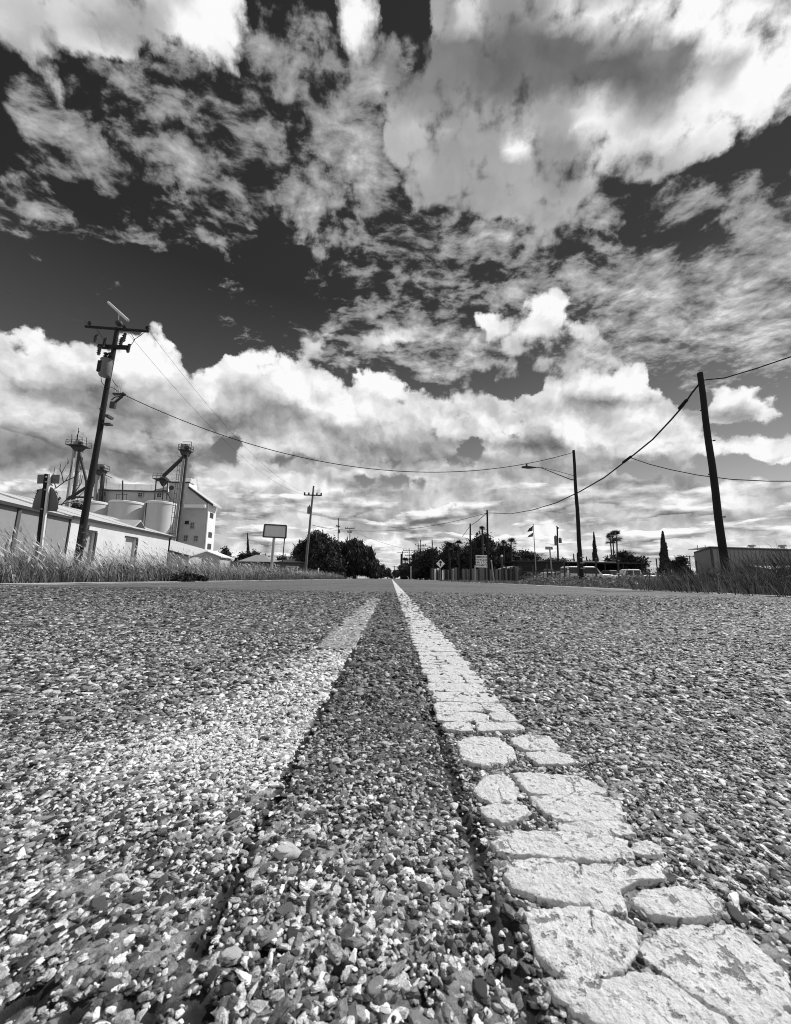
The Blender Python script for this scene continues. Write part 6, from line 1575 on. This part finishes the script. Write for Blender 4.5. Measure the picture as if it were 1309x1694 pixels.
# ------------------------------------------------------------------ tall dry grass and weeds
m_grass = mat('dry_grass', 1.0, .8, .25, 5, attr='tone', spec=.2)
def grass(name, n, fx, fy, hfun, lean, rng, tone=(.08, .42), width=.010, segs=3, dense=None, curl=.35):
    x, y = fx(n), fy(n)
    if dense is not None: 
        k = rng.random(n) < dense(x, y); x, y = x[k], y[k]; n = len(x)
    h = hfun(x, y) * rng.uniform(.45, 1.12, n); a = rng.normal(0, .5, n)
    lx = lean[0] + rng.normal(0, .30, n); ly = lean[1] + rng.normal(0, .25, n)
    face = rng.uniform(0, 3.14, n); wx, wy = np.cos(face), np.sin(face)
    w = width * rng.uniform(.6, 1.6, n) * (1 + y * .03)
    V = []
    for s in range(segs + 1):
        u = s / segs; bend = u ** 2
        cx = x + h * (lx * (u * .55 + bend * curl)); cy = y + h * (ly * (u * .5 + bend * .3)); cz = -.08 + h * (u - .18 * bend * np.abs(lx))
        ww = w * (1 - u) ** .7 * .5
        if s < segs: V += [np.stack([cx - wx * ww, cy - wy * ww, cz], 1), np.stack([cx + wx * ww, cy + wy * ww, cz], 1)]
        else: V += [np.stack([cx, cy, cz], 1)]
    nv = len(V); V = np.stack(V, 1).reshape(-1, 3); base = (np.arange(n) * nv)[:, None]
    tr = []
    for s in range(segs - 1): q = 2 * s; tr += [(q, q + 1, q + 3), (q, q + 3, q + 2)]
    q = 2 * (segs - 1); tr += [(q, q + 1, q + 2)]
    Fs = (base[:, None, :] + np.array(tr)[None]).reshape(-1, 3)
    patch = .5 + .5 * np.sin(x * 1.3 + 2 * np.sin(y * .7)) * np.sin(y * 1.1 + x * .6)
    t = tone[0] + (tone[1] - tone[0]) * np.clip(rng.random(n) ** 1.3 * (.45 + .9 * patch), 0, 1)
    o = np_mesh(name, V, Fs, m_grass, None, {'tone': np.repeat(t, nv)})
    return tag(o, None, None, None, 'stuff')
rg = np.random.default_rng(8)
GX0, GX1 = XL - .55, XL - 6.5
def lx_(n): return GX0 - (rg.random(n) ** 1.2) * 6.5
def ly_(n): return 3.5 + 46 * rg.random(n) ** 1.7
def clump(x, y, s=1.0): return .5 + .5 * np.sin(x * 2.3 * s + 2.1 * np.sin(y * 1.3 * s)) * np.sin(y * 1.9 * s + 1.7 * np.sin(x * .9 * s))
hl = lambda x, y: np.clip(.84 + .12 * (GX0 - x) , 0, 1.3) * (.55 + .78 * clump(x, y)) * (1.0 - .10 * np.clip((y - 12) / 12, 0, 1)) * (1 + .18 * np.clip((6.5 - y) / 2, 0, 1))
tag(grass('tall_grass', 26000, lx_, ly_, hl, (-.55, .05), rg, (.08, .54), .006, segs=4, curl=.55), 'tall dry pale grass leaning left in front of the shed', 'grass')
tag(grass('undergrowth', 40000, lx_, ly_, lambda x, y: .62 * hl(x, y), (-.2, .0), rg, (.03, .34), .010, curl=.2), 'darker tangled grass under the tall pale stalks on the left', 'grass')
tag(grass('low_weeds', 24000, lambda n: GX0 + .25 - rg.random(n) * 3.0, ly_, lambda x, y: .26 + .16 * np.sin(y * 1.9 + x) ** 2, (0, 0), rg, (.03, .22), .016, curl=.1), 'low dark weeds along the left edge of the road', 'weeds')
def seed_heads(name, n, fx, fy, hfun, lean, rng, tone, label, cat, size=.05):
    x, y = fx(n), fy(n); h = hfun(x, y) * rng.uniform(.75, 1.15, n); lx = lean + rng.normal(0, .22, n)
    c = np.stack([x + h * lx * .95, y, -.08 + h * .86], 1); s = size * rng.uniform(.6, 1.5, n)[:, None]
    ax = np.stack([lx * 1.6, rng.normal(0, .4, n), np.ones(n) * .8], 1) * s * 1.6; bx = np.stack([np.ones(n), rng.normal(0, 1, n), np.zeros(n)], 1) * s * .16
    V = np.stack([c - ax, c + bx, c + ax, c - bx], 1).reshape(-1, 3)
    o = np_mesh(name, V, np.arange(len(V)).reshape(-1, 4), m_grass, None, {'tone': np.repeat(rng.uniform(tone[0], tone[1], n), 4)}); return tag(o, label, cat, None, 'stuff')
seed_heads('seed_heads', 7000, lx_, ly_, hl, -.5, rg, (.2, .6), 'pale drooping seed heads over the tall grass on the left', 'grass')
def weeds(name, n, fx, fy, hfun, size, rng, tone, label, cat, cl=(1.2, .35)):
    """leafy stuff in clumps"""
    x, y = fx(n), fy(n); k = rng.random(n) < np.clip(clump(x, y, cl[0]) * 1.5 - cl[1], .02, 1); x, y = x[k], y[k]; n = len(x)
    z = -.08 + hfun(x, y) * rng.random(n) ** .8 * (.4 + .8 * clump(x, y, cl[0])); c = np.stack([x, y, z], 1)
    ax = rng.normal(size=(n, 3)); ax[:, 2] += .4; ax /= np.linalg.norm(ax, axis=1)[:, None]; bx = np.cross(ax, rng.normal(size=(n, 3))); bx /= np.linalg.norm(bx, axis=1)[:, None]
    s = size * rng.uniform(.5, 1.5, n)[:, None] * (1 + y * .02)[:, None]
    V = np.stack([c - ax * s, c + bx * s * .4, c + ax * s, c - bx * s * .4], 1).reshape(-1, 3)
    t = rng.uniform(tone[0], tone[1], n) * (.5 + clump(x + 3, y, 2.0))
    o = np_mesh(name, V, np.arange(len(V)).reshape(-1, 4), m_grass, None, {'tone': np.repeat(t, 4)}); return tag(o, label, cat, None, 'stuff')
weeds('broadleaf_weeds', 40000, lx_, ly_, lambda x, y: .50 + 0 * x, .035, rg, (.05, .30), 'leafy weeds clumped low in the grass on the left', 'weeds')
RX0 = XR + .35
rx_ = lambda n: RX0 + rg.random(n) ** 1.1 * 7.0
ry_ = lambda n: 2.5 + 19 * rg.random(n) ** 1.3
hr = lambda x, y: np.clip(.28 + .10 * (x - RX0), 0, .75) * (.6 + .7 * clump(x, y)) * (.70 + .55 * np.clip((9.5 - y) / 3, 0, 1))
tag(grass('tall_grass', 16000, rx_, ry_, hr, (-.45, .0), rg, (.08, .50), .0055, segs=4, curl=.5), 'mixed dry and dark grass leaning left around the leaning right pole', 'grass')
tag(grass('reeds', 5200, lambda n: 5.4 + rg.random(n) ** .9 * 5.0, lambda n: 5.2 + 3.8 * rg.random(n), lambda x, y: .55 + .60 * np.clip((x - 5.8) / 1.6, 0, 1) * clump(x, y, .8) ** .5, (-.32, .05), rg, (.02, .30), .010, segs=4), 'clump of tall dark reeds at the right edge', 'reeds')
tag(grass('low_weeds', 20000, lambda n: RX0 - .12 + rg.random(n) * 3.0, ry_, lambda x, y: .14 + .12 * np.sin(y * 2.3 + x) ** 2, (0, 0), rg, (.05, .40), .013, curl=.1), 'low scrubby weeds along the right edge of the road', 'weeds')
weeds('broadleaf_weeds', 60000, rx_, ry_, lambda x, y: .9 * hr(x, y) + .12, .035, rg, (.05, .34), 'leafy scrub in clumps around the leaning right pole', 'weeds')
weeds('dark_scrub', 26000, lambda n: 6.2 + rg.random(n) * 3.8, lambda n: 5.6 + 3.2 * rg.random(n), lambda x, y: .42 + 0 * x, .03, rg, (.015, .09), 'dark leafy scrub under the reeds at the right edge', 'scrub', (.9, .1))
tag(grass('yard_grass', 16000, lambda n: rg.uniform(5.0, 26, n), lambda n: 20 + 22 * rg.random(n), lambda x, y: .20 + .08 * np.sin(y + x), (0, 0), rg, (.06, .36), .03), 'short patchy grass around the picket fence and parked cars', 'grass')
tag(grass('far_grass', 16000, lambda n: rg.uniform(-34, -7, n), lambda n: 26 + 36 * rg.random(n), lambda x, y: .60 + .30 * np.sin(y * .6 + x) ** 2, (-.3, 0), rg, (.03, .26), .03), 'dark rough growth before the houses on the left', 'grass')
# round dark shrubs low in the left grass
def shrub(px, Y, w, h, label, seed, tone=(.015, .05), group='low shrubs in the grass'):
    rng = np.random.default_rng(seed); p = at(px, 955, Y); T = thing('shrub', Vector((p.x, Y, -.10)), label, 'shrub', group)
    bl = [(rng.uniform(-.25, .25) * w, rng.uniform(-.2, .2) * w, h * rng.uniform(.3, .6), w * .3, w * .25, h * .4) for _ in range(5)]
    V, Q, t = leaf_cloud(bl, 1500, .06 + .002 * Y, rng, tone, 1.6); V[:, 2] = np.maximum(V[:, 2], 0); np_mesh('foliage', V, Q, m_leaf, T, {'tone': t})
    b = MB()
    for k in range(5): b.tube([(0, 0, 0), (rng.uniform(-.3, .3) * w, rng.uniform(-.2, .2) * w, h * .8)], [.015, .006], 5)
    b.build('stems', m_bark, T)
shrub(292, 10.6, 1.0, .34, 'dark round shrub low in the grass below the elevator house', 51)
shrub(321, 11.6, .7, .32, 'smaller dark shrub right of the round one below the elevator', 52)
shrub(455, 30, 3.0, .8, 'dark shrub at the foot of the thick billboard post', 53)
shrub(424, 30, 3.2, .9, 'dark shrub left of the billboard below the hipped roof house', 54)
shrub(1005, 24, 1.2, .5, 'dark shrub in front of the white pickups', 55)
shrub(1150, 12, 1.3, .55, 'grey green shrub in the weeds left of the leaning pole', 56, (.05, .16))
shrub(1195, 9.4, 1.0, .6, 'leafy weed clump at the foot of the leaning right pole', 57, (.05, .2))
shrub(1228, 7.6, .8, .5, 'leafy weed clump right of the leaning pole', 58, (.03, .14))
